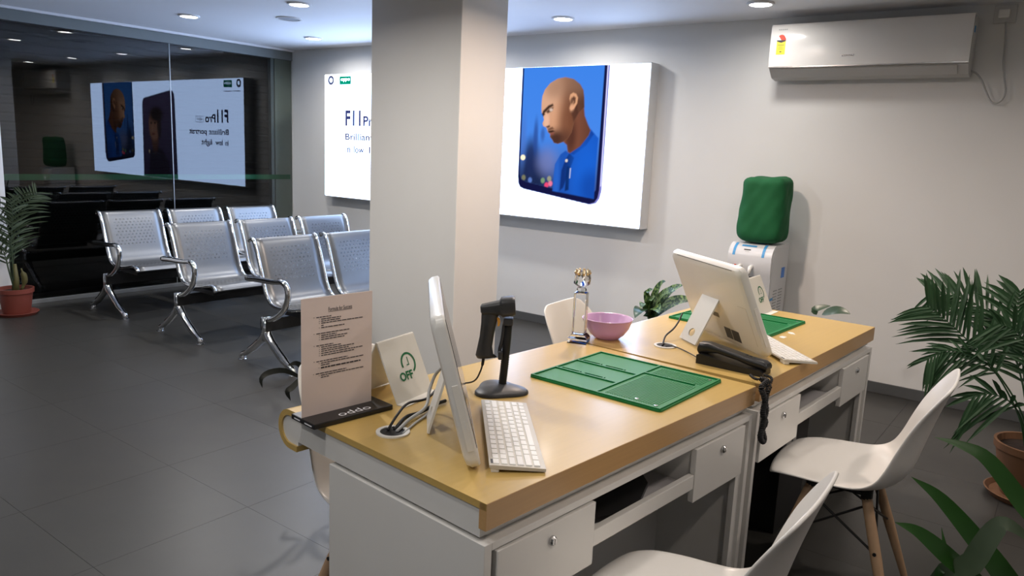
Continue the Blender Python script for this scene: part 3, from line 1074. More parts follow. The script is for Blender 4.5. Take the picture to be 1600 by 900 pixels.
# (top offset, start, end) measured on the photographed sheet
rows = [(.165, .20, .41), (.183, .265, .54), (.200, .265, .53), (.217, .265, .86), (.237, .265, .30), (.255, .265, .59),
        (.303, .20, .66), (.321, .265, .48), (.338, .265, .63), (.356, .265, .59),
        (.405, .20, .43), (.422, .265, .54), (.440, .265, .73), (.457, .265, .66), (.475, .265, .86), (.493, .265, .73),
        (.540, .20, .64), (.558, .26, .87), (.576, .26, .38), (.596, .26, .83), (.645, .19, .62), (.663, .26, .87), (.681, .26, .37)]
for (yo, a0, a1) in rows:
    sheet_line(typed, yo, a0, a1, 0.0022 if abs(yo - .596) > .001 else 0.0036, rnd)
    if a0 > 0.23 and (a1 - a0) > .15:
        sheet_line(typed, yo, a0 - 0.028, a0 - 0.022, 0.0018, rnd)
    elif a0 < 0.23:
        sheet_line(typed, yo, a0 - 0.035, a0 - 0.028, 0.0018, rnd)
o = typed.build('typed_lines', 'ink', sheet)
o['kind'] = 'stuff'
text_on('Formula for Success', sheet, 'ink', SW * 0.335, (-SW / 2 - 0.012 + SW * 0.365, 0.0052, 0.014 + SH * 0.872), (1, 0, 0), (0, 0, 1), 0.0105, bold=0.01)
MB().box(-SW / 2 - 0.012 + SW * 0.365, -SW / 2 - 0.012 + SW * 0.70, 0.0050, 0.0056, 0.014 + SH * 0.866, 0.014 + SH * 0.869).build('underline', 'ink', sheet)
text_on('oppo', ds, 'silver_ink', 0.098, (0.062, -0.018, 0.0144), (-1, 0, 0), (0, -1, 0), 0.026)

# ------------------------------------------------------------------ OFF signs
def off_sign(loc, rz, label):
    t = empty('tent_sign', loc, rz, label, 'sign', 'OFF tent signs')
    W, Hh, th = 0.165, 0.163, 0.003
    lean = 0.075
    # front panel bottom at y=0, apex at (lean, Hh), back panel bottom at 2*lean
    MB().prism([(0, 0), (lean, Hh), (lean + 0.004, Hh + 0.002), (lean + 0.003, Hh - 0.006), (0.004, 0)], 0, W, 0).build('front_panel', 'card', t)
    MB().prism([(lean + 0.002, Hh + 0.002), (lean + 0.006, Hh + 0.001), (2 * lean + 0.004, 0), (2 * lean, 0)], 0, W, 0).build('back_panel', 'card', t)
    MB().box(0, W, -0.028, 0.003, 0, 0.003).build('foot_flange', 'card', t)
    n = Vector((0, -Hh, lean)).normalized()
    ey = Vector((0, lean, Hh)).normalized()
    ex = Vector((1, 0, 0))
    # text sits at the lower middle
    og = ex * 0.045 + ey * 0.056 + n * 0.0012
    text_on('OFF', t, 'print_green', 0.058, og, ex, ey, 0.025, bold=0.03)
    cc = ex * 0.099 + ey * 0.101 + n * 0.0010
    P = [[], []]
    for k in range(31):
        a = R_(-66 + 262 * k / 30)
        for q, rr in enumerate((0.0255, 0.0315)):
            P[q].append(tuple(cc + ex * (rr * math.cos(a)) + ey * (rr * math.sin(a))))
    MB().grid(P).build('clock_arc', 'print_green', t)
    hd = MB()
    for (a0, a1, b0, b1) in ((-0.001, 0.002, -0.004, 0.018), (-0.010, 0.002, -0.006, -0.003)):
        q = [cc + ex * a0 + ey * b0, cc + ex * a1 + ey * b0, cc + ex * a1 + ey * b1, cc + ex * a0 + ey * b1]
        hd.add([tuple(p) for p in q], [(0, 1, 2, 3)])
    hd.build('clock_hands', 'print_green', t)
    return t


off_sign(zpx(622, 634, TOP), R_(8), 'white tent sign with green OFF and clock, beside the cables')
off_sign(zpx(1207, 486, TOP) - Vector((1.0, 0.0, 0)) * 0.165, 0.0, 'white tent sign peeking out behind the rear-facing computer')

# ------------------------------------------------------------------ all-in-one computers
def make_computer(lean_deg, W, attach, foot):
    t = empty('computer', (0, 0, 0))
    Hh, T = 0.355, 0.034
    # built upright: x along the width, y = depth (screen at y=0 facing -y), then leaned back
    lean = R_(lean_deg)

    def L(p):
        x, y, z = p
        return (x, y * math.cos(lean) + z * math.sin(lean), -y * math.sin(lean) + z * math.cos(lean) + T * math.sin(lean) + 0.001)

    def put(mb, nm, m, par, sm=False):
        mb.v = [L(p) for p in mb.v]
        return mb.build(nm, m, par, sm)
    P = []
    for (yy, ins, rr) in ((0.0, 0.004, 0.022), (0.004, 0.0, 0.025), (0.020, 0.0, 0.025), (0.030, 0.005, 0.03), (T, 0.018, 0.03)):
        P.append([(x, yy, z) for x, z in rbox_poly(-W / 2 + ins, W / 2 - ins, ins, Hh - ins, rr, 5)])
    mb = MB().grid(P, closed=True)
    n = len(P[0])
    mb.f.append(tuple(range(n)))
    mb.f.append(tuple(range(4 * n, 5 * n)))
    body = put(mb, 'body', 'plastic', t, 'auto')
    put(MB().box(-W / 2 + 0.012, W / 2 - 0.012, -0.0012, 0.001, 0.045, Hh - 0.012), 'screen', 'screen', t)
    put(MB().box(-W / 2 + 0.05, W / 2 - 0.06, 0.0305, 0.0315, Hh - 0.0085, Hh - 0.0065), 'vent_slot', 'grey', body)
    # disc drive on both the edge and the back corner
    put(MB().box(-W / 2 - 0.0012, -W / 2 + 0.004, 0.007, 0.021, 0.045, 0.20, 0.001), 'disc_drive', 'card', body)
    put(MB().box(-W / 2 - 0.002, -W / 2, 0.010, 0.014, 0.10, 0.118), 'drive_button', 'plastic', body)
    for a, b in ((-0.115, -0.062), (-0.058, -0.012)):
        put(MB().box(a, b, T - 0.0005, T + 0.0004, 0.028, 0.075), 'rating_sticker', 'grey', body)
    put(MB().box(0.0, 0.045, T - 0.0005, T + 0.0004, 0.11, 0.13), 'rating_sticker', 'grey', body)
    ln_ = MB()
    ln_.box(-W / 2 + 0.03, -W / 2 + 0.032, T - 0.001, T + 0.0003, 0.045, 0.20)
    ln_.box(-W / 2 + 0.03, -W / 2 + 0.085, T - 0.001, T + 0.0003, 0.199, 0.2005)
    put(ln_, 'panel_seam', 'kbase', body)
    # easel leg: from the middle of the back to the table behind
    top = Vector(L((0.02, T - 0.004, attach)))
    bot = Vector((0.02, foot, 0.004))
    ax = (bot - top).normalized()
    side = Vector((1, 0, 0))
    nrm = side.cross(ax).normalized()
    hw, ll, th = 0.062, (bot - top).length, 0.006
    # plate with an oval hole: ring of quads between outline and hole
    no = 24
    outl, hole = [], []
    hc_, hr = ll * 0.80, (0.021, 0.016)
    for k in range(no):
        a = 2 * PI * k / no
        hole.append((hr[0] * math.cos(a), hc_ + hr[1] * math.sin(a)))
        dx, dy = math.cos(a), math.sin(a)
        tt = min((hw / abs(dx)) if abs(dx) > 1e-6 else 9, ((ll - hc_) / dy) if dy > 1e-6 else (hc_ / -dy if dy < -1e-6 else 9))
        outl.append((dx * tt, hc_ + dy * tt))
    # snap outline points next to the four corners onto them
    for cx_, cy_ in ((-hw, 0), (hw, 0), (-hw, ll), (hw, ll)):
        j = min(range(no), key=lambda q: (outl[q][0] - cx_) ** 2 + (outl[q][1] - cy_) ** 2)
        outl[j] = (cx_, cy_)
    mb = MB()
    pts_ = []
    for off in (-th / 2, th / 2):
        for ringp in (outl, hole):
            pts_ += [tuple(top + side * a + ax * b + nrm * off) for a, b in ringp]
    fs = []
    for k in range(no):
        k2 = (k + 1) % no
        fs += [(k, k2, no + k2, no + k), (2 * no + k, 2 * no + k2, 3 * no + k2, 3 * no + k), (k, k2, 2 * no + k2, 2 * no + k), (no + k, no + k2, 3 * no + k2, 3 * no + k)]
    mb.add(pts_, fs).build('easel_leg', 'plastic', t)
    return t


def seat_computer(o, fr, n0, f0, label):
    """n0, f0: desk coordinates of the two bottom corners of the screen edge"""
    a, b = fr.w(n0[0], n0[1], TOP), fr.w(f0[0], f0[1], TOP)
    m_ = (a + b) / 2
    dv = (b - a).normalized()
    o.location = (m_.x, m_.y, TOP)
    o.rotation_euler = (0, 0, math.atan2(dv.y, dv.x))
    tag(o, label, 'computer', 'white all-in-one computers')


pc1 = make_computer(15.0, 0.535, 0.165, 0.115)
pc2 = make_computer(25.0, 0.515, 0.195, 0.195)
seat_computer(pc1, D1, (0.098, 0.112), (0.446, 0.519), 'white all-in-one computer seen edge-on beside the keyboard')
seat_computer(pc2, D2, (0.326, 0.090), (0.610, 0.512), 'white all-in-one computer seen from behind, next to the black telephone')

# ------------------------------------------------------------------ keyboards
def make_keyboard():
    t = empty('keyboard', (0, 0, 0))
    W, Dp = 0.445, 0.126
    tilt = 0.055

    def zt(y):
        return 0.010 + (y + Dp / 2) * tilt + 0.0
    prof = [(-Dp / 2, 0.003), (-Dp / 2, zt(-Dp / 2)), (Dp / 2 - 0.012, zt(Dp / 2) + 0.001), (Dp / 2, zt(Dp / 2) + 0.001), (Dp / 2, 0.012), (Dp / 2 - 0.02, 0.008)]
    MB().prism(prof, -W / 2, W / 2, 0).build('base', 'kbase', t)
    for sx in (-1, 1):
        MB().box(sx * (W / 2 - 0.02) - 0.018, sx * (W / 2 - 0.02) + 0.018, Dp / 2 - 0.022, Dp / 2 - 0.004, 0.0, 0.014, 0.002).build('foot', 'keys', t)
    rows_ = [[1] * 15, [1] * 13 + [1.9], [1.5] + [1] * 12 + [1.4], [1.8] + [1] * 11 + [2.1], [2.2] + [1] * 10 + [1.7, 1], [1.2, 1, 1, 1.1, 5.2, 1.1, 1, 1, 1, 1, 1]]
    cache = {}
    ph = 0.0172
    for r_i, rw in enumerate(rows_):
        tot = sum(rw)
        x = -W / 2 + 0.008
        sc = (W - 0.016) / tot
        yc = Dp / 2 - 0.0155 - r_i * (Dp - 0.016) / 6
        for wd in rw:
            kw = wd * sc
            key = round(kw, 4)
            if key not in cache:
                mk = MB().prism([(0, 0), (kw - 0.0016, 0), (kw - 0.0024, 0.0), (kw - 0.003, 0.0)], 0, 0.001, 2)
                mk = MB()
                a, b = kw - 0.0024, ph - 0.0022
                q = 0.0012
                mk.add([(0, -b / 2, 0), (a, -b / 2, 0), (a, b / 2, 0), (0, b / 2, 0), (q, -b / 2 + q, 0.003), (a - q, -b / 2 + q, 0.003), (a - q, b / 2 - q, 0.003), (q, b / 2 - q, 0.003)],
                       [(0, 1, 5, 4), (1, 2, 6, 5), (2, 3, 7, 6), (3, 0, 4, 7), (4, 5, 6, 7)])
                cache[key] = mk.mesh('key')
                cache[key].materials.append(M['keys'])
            o = link('key', cache[key], t)
            o.location = (x, yc, zt(yc) + 0.0002)
            o.rotation_euler = (math.atan(tilt), 0, 0)
            x += kw
    MB().box(-W / 2 + 0.012, -W / 2 + 0.034, Dp / 2 - 0.0125, Dp / 2 - 0.004, zt(Dp / 2) + 0.0012, zt(Dp / 2) + 0.0018).build('badge', 'grey', t)
    return t


kb = make_keyboard()
kb2 = copy_tree(kb)
c4 = [D1.w(0.115, 0.103, TOP), D1.w(0.202, 0.017, TOP), D1.w(0.497, 0.337, TOP), D1.w(0.42, 0.436, TOP)]
cc = sum(c4, Vector()) / 4
dv = ((c4[3] - c4[0]) + (c4[2] - c4[1])).normalized()
kb.location = (cc.x, cc.y, TOP)
kb.rotation_euler = (0, 0, math.atan2(dv.y, dv.x))
tag(kb, 'white compact keyboard at the near corner of the desk', 'keyboard', 'white keyboards')
q2 = D2.w(0.490, 0.160, TOP)
kb2.location = (q2.x, q2.y, TOP)
kb2.rotation_euler = (0, 0, kb.rotation_euler.z + R_(2))
tag(kb2, 'white keyboard showing only its corner past the rear-facing computer', 'keyboard', 'white keyboards')

# ------------------------------------------------------------------ green repair mats
def make_mat():
    t = empty('repair_mat', (0, 0, 0))
    W, Dp = 0.415, 0.462
    poly = rbox_poly(-W / 2, W / 2, -Dp / 2, Dp / 2, 0.012, 4)
    MB().prism(poly, 0.0, 0.006, 2).build('mat_base', 'matgreen', t)
    rb = MB()

    def rib(x0_, x1_, y0_, y1_, h=0.0042):
        rb.box(x0_, x1_, y0_, y1_, 0.006, 0.006 + h)
    e = 0.010
    for a in ((-W / 2 + 0.004, W / 2 - 0.004, -Dp / 2 + 0.004, -Dp / 2 + e), (-W / 2 + 0.004, W / 2 - 0.004, Dp / 2 - e, Dp / 2 - 0.004),
              (-W / 2 + 0.004, -W / 2 + e, -Dp / 2 + e, Dp / 2 - e), (W / 2 - e, W / 2 - 0.004, -Dp / 2 + e, Dp / 2 - e)):
        rib(*a)
    # x here runs along the desk, y towards the visitors; the tray side is at +y
    ym = -0.012
    rib(-W / 2 + e, W / 2 - e, ym - 0.004, ym + 0.004)
    for k, xx in enumerate((-0.075, 0.05)):
        rib(xx - 0.004, xx + 0.004, ym + 0.004, Dp / 2 - e)
        for j, yy in enumerate((0.045, 0.135)):
            rib(xx + 0.016, xx + 0.020, yy, yy + 0.075, 0.0035)
            rib(xx + 0.004, xx + 0.020, yy, yy + 0.004, 0.0035)
            rib(xx + 0.004, xx + 0.020, yy + 0.071, yy + 0.075, 0.0035)
    rib(0.085, 0.093, -Dp / 2 + 0.04, ym - 0.004)
    rb.build('raised_ribs', 'matgreen', t)
    gr = MB()
    k = 0
    yy = -Dp / 2 + 0.028
    while yy < ym - 0.02:
        gr.box(-W / 2 + 0.03, 0.07, yy, yy + 0.003, 0.006, 0.0072)
        gr.box(0.105, W / 2 - 0.03, yy, yy + 0.003, 0.006, 0.0072)
        yy += 0.008
    o = gr.build('fine_ridges', 'matgreen', t)
    o['kind'] = 'stuff'
    for (x, y) in ((-W / 2 + 0.045, -Dp / 2 + 0.10), (-W / 2 + 0.03, -Dp / 2 + 0.03), (W / 2 - 0.03, -Dp / 2 + 0.03)):
        MB().lathe([(0.006, 0.0), (0.006, 0.0016), (0.003, 0.002)], 12, (x, y, 0.006)).build('rivet', 'lock', t, 'auto')
    return t


gm = make_mat()
gm2 = copy_tree(gm)
c4 = [zpx(825, 590, TOP), zpx(1030, 645, TOP), zpx(1131, 598, TOP), zpx(938, 551, TOP)]
cc = sum(c4, Vector()) / 4
dv = ((c4[2] - c4[1]) + (c4[3] - c4[0])).normalized()
gm.location = (cc.x, cc.y, TOP)
gm.rotation_euler = (0, 0, math.atan2(dv.y, dv.x))
tag(gm, 'green silicone repair mat with ridges in the middle of the near desk', 'mat', 'green repair mats')
q2 = D2.w(0.862, 0.470, TOP)
gm2.location = (q2.x, q2.y, TOP)
gm2.rotation_euler = (0, 0, D2.a)
tag(gm2, 'green silicone repair mat half hidden behind the rear-facing computer', 'mat', 'green repair mats')
for i, (px, py) in enumerate(((1222, 527), (1236, 521))):
    p = zpx(px, py, TOP)
    o = MB().prism([(-0.02, -0.012), (0.018, -0.014), (0.022, 0.006), (0.004, 0.012), (-0.012, 0.006)], 0, 0.0008, 2).build('paper_scrap', 'card')
    o.location = p
    o.rotation_euler = (0, 0, 0.6 * i)
    tag(o, ('torn white paper scrap under the far green mat edge, nearer the keyboard', 'torn white paper scrap at the far green mat edge, nearer the mat corner')[i], 'paper', 'paper scraps')

# ------------------------------------------------------------------ barcode scanner on gooseneck
sb = zpx(780, 611, TOP)
vx = V(ray(786, 540))
vh = Vector((vx.x, vx.y, 0)).normalized()
rt = Vector((vh.y, -vh.x, 0))              # to the right across the view
ss = empty('scanner_stand', sb, math.atan2(rt.y, rt.x), 'black gooseneck scanner stand with a wavy base on the near desk', 'stand')
P = []
for (k_, zz) in ((1.0, 0.0), (1.0, 0.006), (0.93, 0.011), (0.62, 0.017), (0.34, 0.021), (0.0, 0.022)):
    P.append([((0.075 + 0.012 * math.cos(3 * a + 0.6)) * k_ * math.cos(a) * 1.0, (0.075 + 0.010 * math.cos(3 * a + 0.6)) * k_ * math.sin(a), zz) for a in [2 * PI * q / 36 for q in range(36)]])
MB().grid(P, closed=True).build('base', 'grey', ss, True)
gp = smooth_path([(0.008, 0.01, 0.015), (0.012, 0.01, 0.07), (0.016, 0.01, 0.14), (0.018, 0.01, 0.185), (0.018, 0.008, 0.208)], 20)
MB().tube(gp, [0.0125 if (i % 2) else 0.0108 for i in range(len(gp))], 12).build('gooseneck', 'rubber', ss, True)
ck = smooth_path([(0.010, 0.008, 0.214), (0.006, 0.008, 0.196), (0.004, 0.008, 0.172), (0.001, 0.008, 0.148), (-0.003, 0.008, 0.128), (-0.004, 0.008, 0.114)], 5)
MB().tube(ck, 0.0055, 8).build('cradle_arm', 'grey', ss, True)
MB().box(0.004, 0.032, -0.010, 0.026, 0.200, 0.2215, 0.004).build('cradle_head', 'grey', ss)
MB().box(-0.008, 0.006, -0.016, 0.032, 0.098, 0.122, 0.005).build('cradle_cup', 'grey', ss)

sg = empty('barcode_scanner', sb + Vector((0, 0, 0)), math.atan2(rt.y, rt.x), 'charcoal handheld barcode scanner with orange trigger, resting in the gooseneck stand', 'scanner')
P = []
for (x, z, hw, hh) in ((-0.064, 0.243, 0.010, 0.008), (-0.060, 0.243, 0.017, 0.014), (-0.035, 0.247, 0.021, 0.016), (-0.008, 0.250, 0.024, 0.020), (-0.002, 0.252, 0.030, 0.027), (0.028, 0.257, 0.033, 0.027), (0.036, 0.258, 0.031, 0.024), (0.0365, 0.258, 0.024, 0.016)):
    P.append([(x - 0.10 * (zz), 0.008 + yy, z + zz) for yy, zz in rbox_poly(-hw, hw, -hh, hh, min(hw, hh) * 0.55, 3)])
mb = MB().grid(P, closed=True)
n = len(P[0])
mb.f.append(tuple(range(n)))
head_o = mb.build('scan_head', 'grey', sg, 'auto')
wq = [(x + 0.0012, y, z) for x, y, z in P[-1]]
MB().add(wq, [tuple(range(n))]).build('scan_window', 'screen', head_o)
P = []
for (x, z, a, b) in ((-0.034, 0.240, 0.027, 0.017), (-0.038, 0.205, 0.023, 0.016), (-0.043, 0.165, 0.021, 0.015), (-0.048, 0.130, 0.022, 0.016), (-0.048, 0.108, 0.026, 0.017), (-0.040, 0.099, 0.029, 0.015)):
    P.append([(x + a * math.cos(t), 0.008 + b * math.sin(t), z + 0.12 * a * math.cos(t)) for t in [2 * PI * k / 16 for k in range(16)]])
mb = MB().grid(P, closed=True)
mb.f.append(tuple(range(5 * 16, 6 * 16)))
mb.build('grip', 'grey', sg, True)
MB().prism([(-0.016, 0.222), (-0.009, 0.221), (-0.005, 0.210), (-0.007, 0.197), (-0.013, 0.195), (-0.013, 0.208)], 0.001, 0.015, 1).build('trigger', 'orange', sg)
cdp = smooth_path([(-0.050, 0.008, 0.104), (-0.052, 0.008, 0.080), (-0.058, 0.010, 0.055), (-0.072, 0.02, 0.025), (-0.10, 0.04, 0.008), (-0.16, 0.05, 0.004)], 6)
MB().tube(cdp, [0.0045] * 8 + [0.0025] * (len(cdp) - 8), 7).build('cord', 'rubber', sg, True)

# ------------------------------------------------------------------ cables from the left grommet
g1 = D1.w(GU1[0], GU1[1], TOP)


def cable(name, pxs, rad, m, label, zs=None, start=None):
    path = [start] if start is not None else []
    for (px, py), z_ in zip(pxs, zs):
        path.append(zpx(px, py, TOP + z_))
    o = MB().tube(smooth_path(path, 7), rad, 7).build(name, m, None, True)
    tag(o, label, 'cable')
    return o


cable('power_cable', [(606, 672), (621, 648), (638, 630), (668, 622), (690, 598)], 0.0035, 'rubber', 'thin black cable arching from the left grommet towards the computer', [0.003, 0.026, 0.034, 0.030, 0.040])
cable('data_cable', [(620, 674), (640, 655), (665, 636), (671, 610), (680, 586), (692, 573)], 0.0045, 'greycable', 'thick grey cable curving up to the back of the edge-on computer', [0.003, 0.012, 0.02, 0.05, 0.09, 0.125])
cable('data_cable', [(630, 677), (650, 660), (669, 645), (679, 624), (685, 606), (690, 592)], 0.003, 'greycable', 'thin grey cable rising behind the thick grey cable', [0.003, 0.004, 0.006, 0.010, 0.020, 0.035])
cable('power_cable', [(617, 671), (634, 652), (655, 645), (680, 632), (696, 626)], 0.005, 'rubber', 'thick black cable lying low on the desk by the left grommet', [0.003, 0.008, 0.008, 0.008, 0.008])
g2 = D2.w(GU2[0], GU2[1], TOP)
cable('power_cable', [(1035, 540), (1040, 525), (1052, 514), (1060, 503), (1066, 490)], 0.0035, 'rubber', 'black cable wriggling up from the far grommet to the rear-facing computer', [0.003, 0.02, 0.04, 0.06, 0.085])
cable('phone_line', [(1040, 541), (1052, 541), (1070, 548), (1092, 560)], 0.002, 'rubber', 'thin black line from the far grommet to the telephone', [0.003, 0.006, 0.003, 0.01])

# ------------------------------------------------------------------ telephone
pA, pB = zpx(1098, 566, TOP), zpx(1190, 586, TOP)
dv = (pB - pA).normalized()
mid = (pA + pB) / 2 + Vector((-dv.y, dv.x, 0)) * 0.008
te = empty('telephone', (mid.x, mid.y, TOP + 0.0006), math.atan2(dv.y, dv.x), 'black corded desk telephone with its handset on, straddling the desk joint', 'telephone')
PL = 0.118
prof = [(-PL, 0.0), (-PL, 0.030), (-PL + 0.012, 0.036), (-0.03, 0.026), (0.05, 0.020), (PL - 0.01, 0.020), (PL, 0.012), (PL, 0.0)]
MB().prism(prof, -0.038, 0.038, 1).build('phone_base', 'black', te)
P = []
for (x, z, hh) in ((-PL - 0.004, 0.048, 0.010), (-PL, 0.050, 0.020), (-PL + 0.03, 0.056, 0.018), (-0.05, 0.056, 0.012), (0.02, 0.046, 0.011), (0.06, 0.038, 0.013), (PL - 0.008, 0.033, 0.015), (PL + 0.004, 0.029, 0.012), (PL + 0.007, 0.027, 0.006)):
    P.append([(x, yy, z + zz) for yy, zz in rbox_poly(-0.026, 0.026, -hh, hh, min(hh * 0.8, 0.012), 3)])
mb = MB().grid(P, closed=True)
n = len(P[0])
mb.f.append(tuple(range(n)))
mb.f.append(tuple(range((len(P) - 1) * n, len(P) * n)))
mb.build('handset', 'black', te, 'auto')
for k in range(4):
    MB().box(0.040 + k * 0.014, 0.048 + k * 0.014, 0.002, 0.010, 0.052 - k * 0.0022, 0.0555 - k * 0.0022, 0.001).build('button', 'grey', te)
# coil cord: out of the near end of the base, over the desk edge and down in twisted loops
c0 = zpx(1172, 586, TOP + 0.014)
edge = D2.w(-0.012, -0.026, 0.0)
pth = [c0, zpx(1181, 592, TOP + 0.016), D2.w(0.012, -0.014, TOP + 0.012)]
for (px, py) in ((1190, 606), (1194, 620), (1197, 640), (1194, 655), (1191, 670), (1194, 684), (1192, 690), (1188, 684), (1190, 672), (1196, 660), (1192, 646), (1195, 630), (1199, 612)):
    # hanging plane just in front of the desk edge
    dd = V(ray(px, py))
    nv = D2.v
    t_ = (-0.027 - nv.dot(V(CAM) - D2.o)) / nv.dot(dd)
    pth.append(V(CAM) + dd * t_)
pth += [D2.w(0.045, -0.016, TOP + 0.012), zpx(1194, 586, TOP + 0.016)]
pc_ = smooth_path(pth, 44)
coil = []
tn = Vector((0, 0, 1))
nx_ = Vector((1, 0, 0))
for i, p in enumerate(pc_):
    a = pc_[min(i + 1, len(pc_) - 1)] - pc_[max(i - 1, 0)]
    if a.length < 1e-8:
        continue
    a.normalize()
    nx_ = (nx_ - a * nx_.dot(a)).normalized()
    by = a.cross(nx_)
    amp = 0.0075 if 60 < i < len(pc_) - 70 else 0.0028
    an = i * 0.95
    coil.append(p + nx_ * (amp * math.cos(an)) + by * (amp * math.sin(an)))
MB().tube(coil, 0.0026, 5).build('coil_cord', 'rubber', te, True)
cco = bpy.data.objects['coil_cord']
inv = (Matrix.Translation(te.location) @ Matrix.Rotation(te.rotation_euler.z, 4, 'Z')).inverted()
cco.data.transform(inv)

# ------------------------------------------------------------------ trophy and bowl
tp = zpx(904, 534, TOP)
tr = empty('crystal_trophy', tp, R_(20), 'clear crystal trophy with a faceted figure on a square column', 'trophy')
b_ = MB()
b_.add([(-.036, -.036, 0), (.036, -.036, 0), (.036, .036, 0), (-.036, .036, 0), (-.036, -.036, .018), (.036, -.036, .018), (.036, .036, .018), (-.036, .036, .018), (-.026, -.026, .032), (.026, -.026, .032), (.026, .026, .032), (-.026, .026, .032)],
       [(3, 2, 1, 0), (0, 1, 5, 4), (1, 2, 6, 5), (2, 3, 7, 6), (3, 0, 4, 7), (4, 5, 9, 8), (5, 6, 10, 9), (6, 7, 11, 10), (7, 4, 8, 11), (8, 9, 10, 11)])
b_.build('plinth', 'crystal', tr)
MB().box(-.024, .024, -.024, .024, .033, .190, .004).build('column', 'crystal', tr)
MB().box(-.016, .016, -.0375, -.0365, .003, .016).build('name_plate', 'blue', tr)
MB().box(-.016, .016, -.0375, -.0365, .0165, .021).build('name_plate', 'gold', tr)
MB().lathe([(0.012, 0.190), (0.020, 0.200), (0.016, 0.208), (0.010, 0.212)], 8).build('collar', 'crystal', tr)
bm = bmesh.new()
bmesh.ops.create_icosphere(bm, subdivisions=2, radius=0.033)
rn = random.Random(2)
for v in bm.verts:
    v.co *= rn.uniform(0.86, 1.14)
    v.co.z += 0.240
me = bpy.data.meshes.new('figure')
bm.to_mesh(me)
bm.free()
me.materials.append(M['crystal'])
link('figure', me, tr)
cr = MB()
for k in range(9):
    a = 2 * PI * k / 9
    cr.tube([(0.020 * math.cos(a), 0.020 * math.sin(a), 0.255), (0.028 * math.cos(a), 0.028 * math.sin(a), 0.266), (0.022 * math.cos(a), 0.022 * math.sin(a), 0.276)], 0.0055, 5)
cr.build('crown', 'gold', tr)

bo = zpx(948, 528, TOP)
bw = empty('plastic_bowl', bo, 0, 'translucent pink plastic bowl beside the crystal trophy', 'bowl')
MB().lathe([(0.0, 0.004), (0.040, 0.0), (0.046, 0.002), (0.066, 0.018), (0.084, 0.045), (0.095, 0.078), (0.0975, 0.080), (0.0955, 0.0815), (0.092, 0.078), (0.081, 0.047), (0.064, 0.022), (0.044, 0.007), (0.0, 0.0065)], 40).build('bowl_wall', 'pink', bw, True)

# ------------------------------------------------------------------ things in the trays and under the far desk
o = MB().prism([(0, 0.02), (0.10, -0.012), (0.22, -0.010), (0.32, 0.03), (0.385, 0.10), (0.37, 0.29), (0.0, 0.30)], 0.0, 0.014, 2).build('black_folder', 'black')
o.location = D1.w(0.425, 0.045, 0.5265)
o.rotation_euler = (0, 0, D1.a + 0.02)
tag(o, 'flat black leather folder lying in the near desk tray', 'folder')
o = MB().box(-0.028, 0.028, -0.012, 0.012, 0, 0.014, 0.003).build('usb_dongle', 'card')
o.location = D1.w(0.408, 0.035, 0.5265)
o.rotation_euler = (0, 0, D1.a + 0.15)
tag(o, 'small white plastic adapter at the left of the near desk tray', 'adapter')
tw = empty('computer_tower', D2.w(0.17, 0.27, 0), D2.a, 'black computer tower standing on the floor under the far desk', 'computer')
MB().box(-0.09, 0.09, -0.10, 0.022, 0.012, 0.40, 0.006).build('case', 'black', tw)
MB().box(-0.085, 0.085, -0.104, -0.099, 0.02, 0.39, 0.002).build('front_panel', 'grey', tw)
for zz in (0.30, 0.24):
    MB().lathe([(0.014, 0.0), (0.014, 0.003), (0.0, 0.003)], 16).build('port', 'rubber', tw)
    tw.children[-1].rotation_euler = (PI / 2, 0, 0)
    tw.children[-1].location = (-0.03 if zz > 0.27 else 0.02, -0.1035, zz)
MB().box(-0.085, 0.085, -0.09, 0.015, 0, 0.012).build('feet', 'rubber', tw)
pb_ = empty('packing_box', D2.w(0.66, 0.18, 0), D2.a, 'black carton standing under the far desk behind the white chair', 'box')
MB().box(-0.14, 0.14, -0.09, 0.11, 0, 0.43, 0.003).build('carton', 'black', pb_)
MB().box(-0.10, -0.05, -0.0915, -0.09, 0.33, 0.40).build('label_sticker', 'greycable', pb_)
MB().box(-0.03, 0.0, -0.0915, -0.09, 0.34, 0.42).build('label_sticker', 'greycable', pb_)

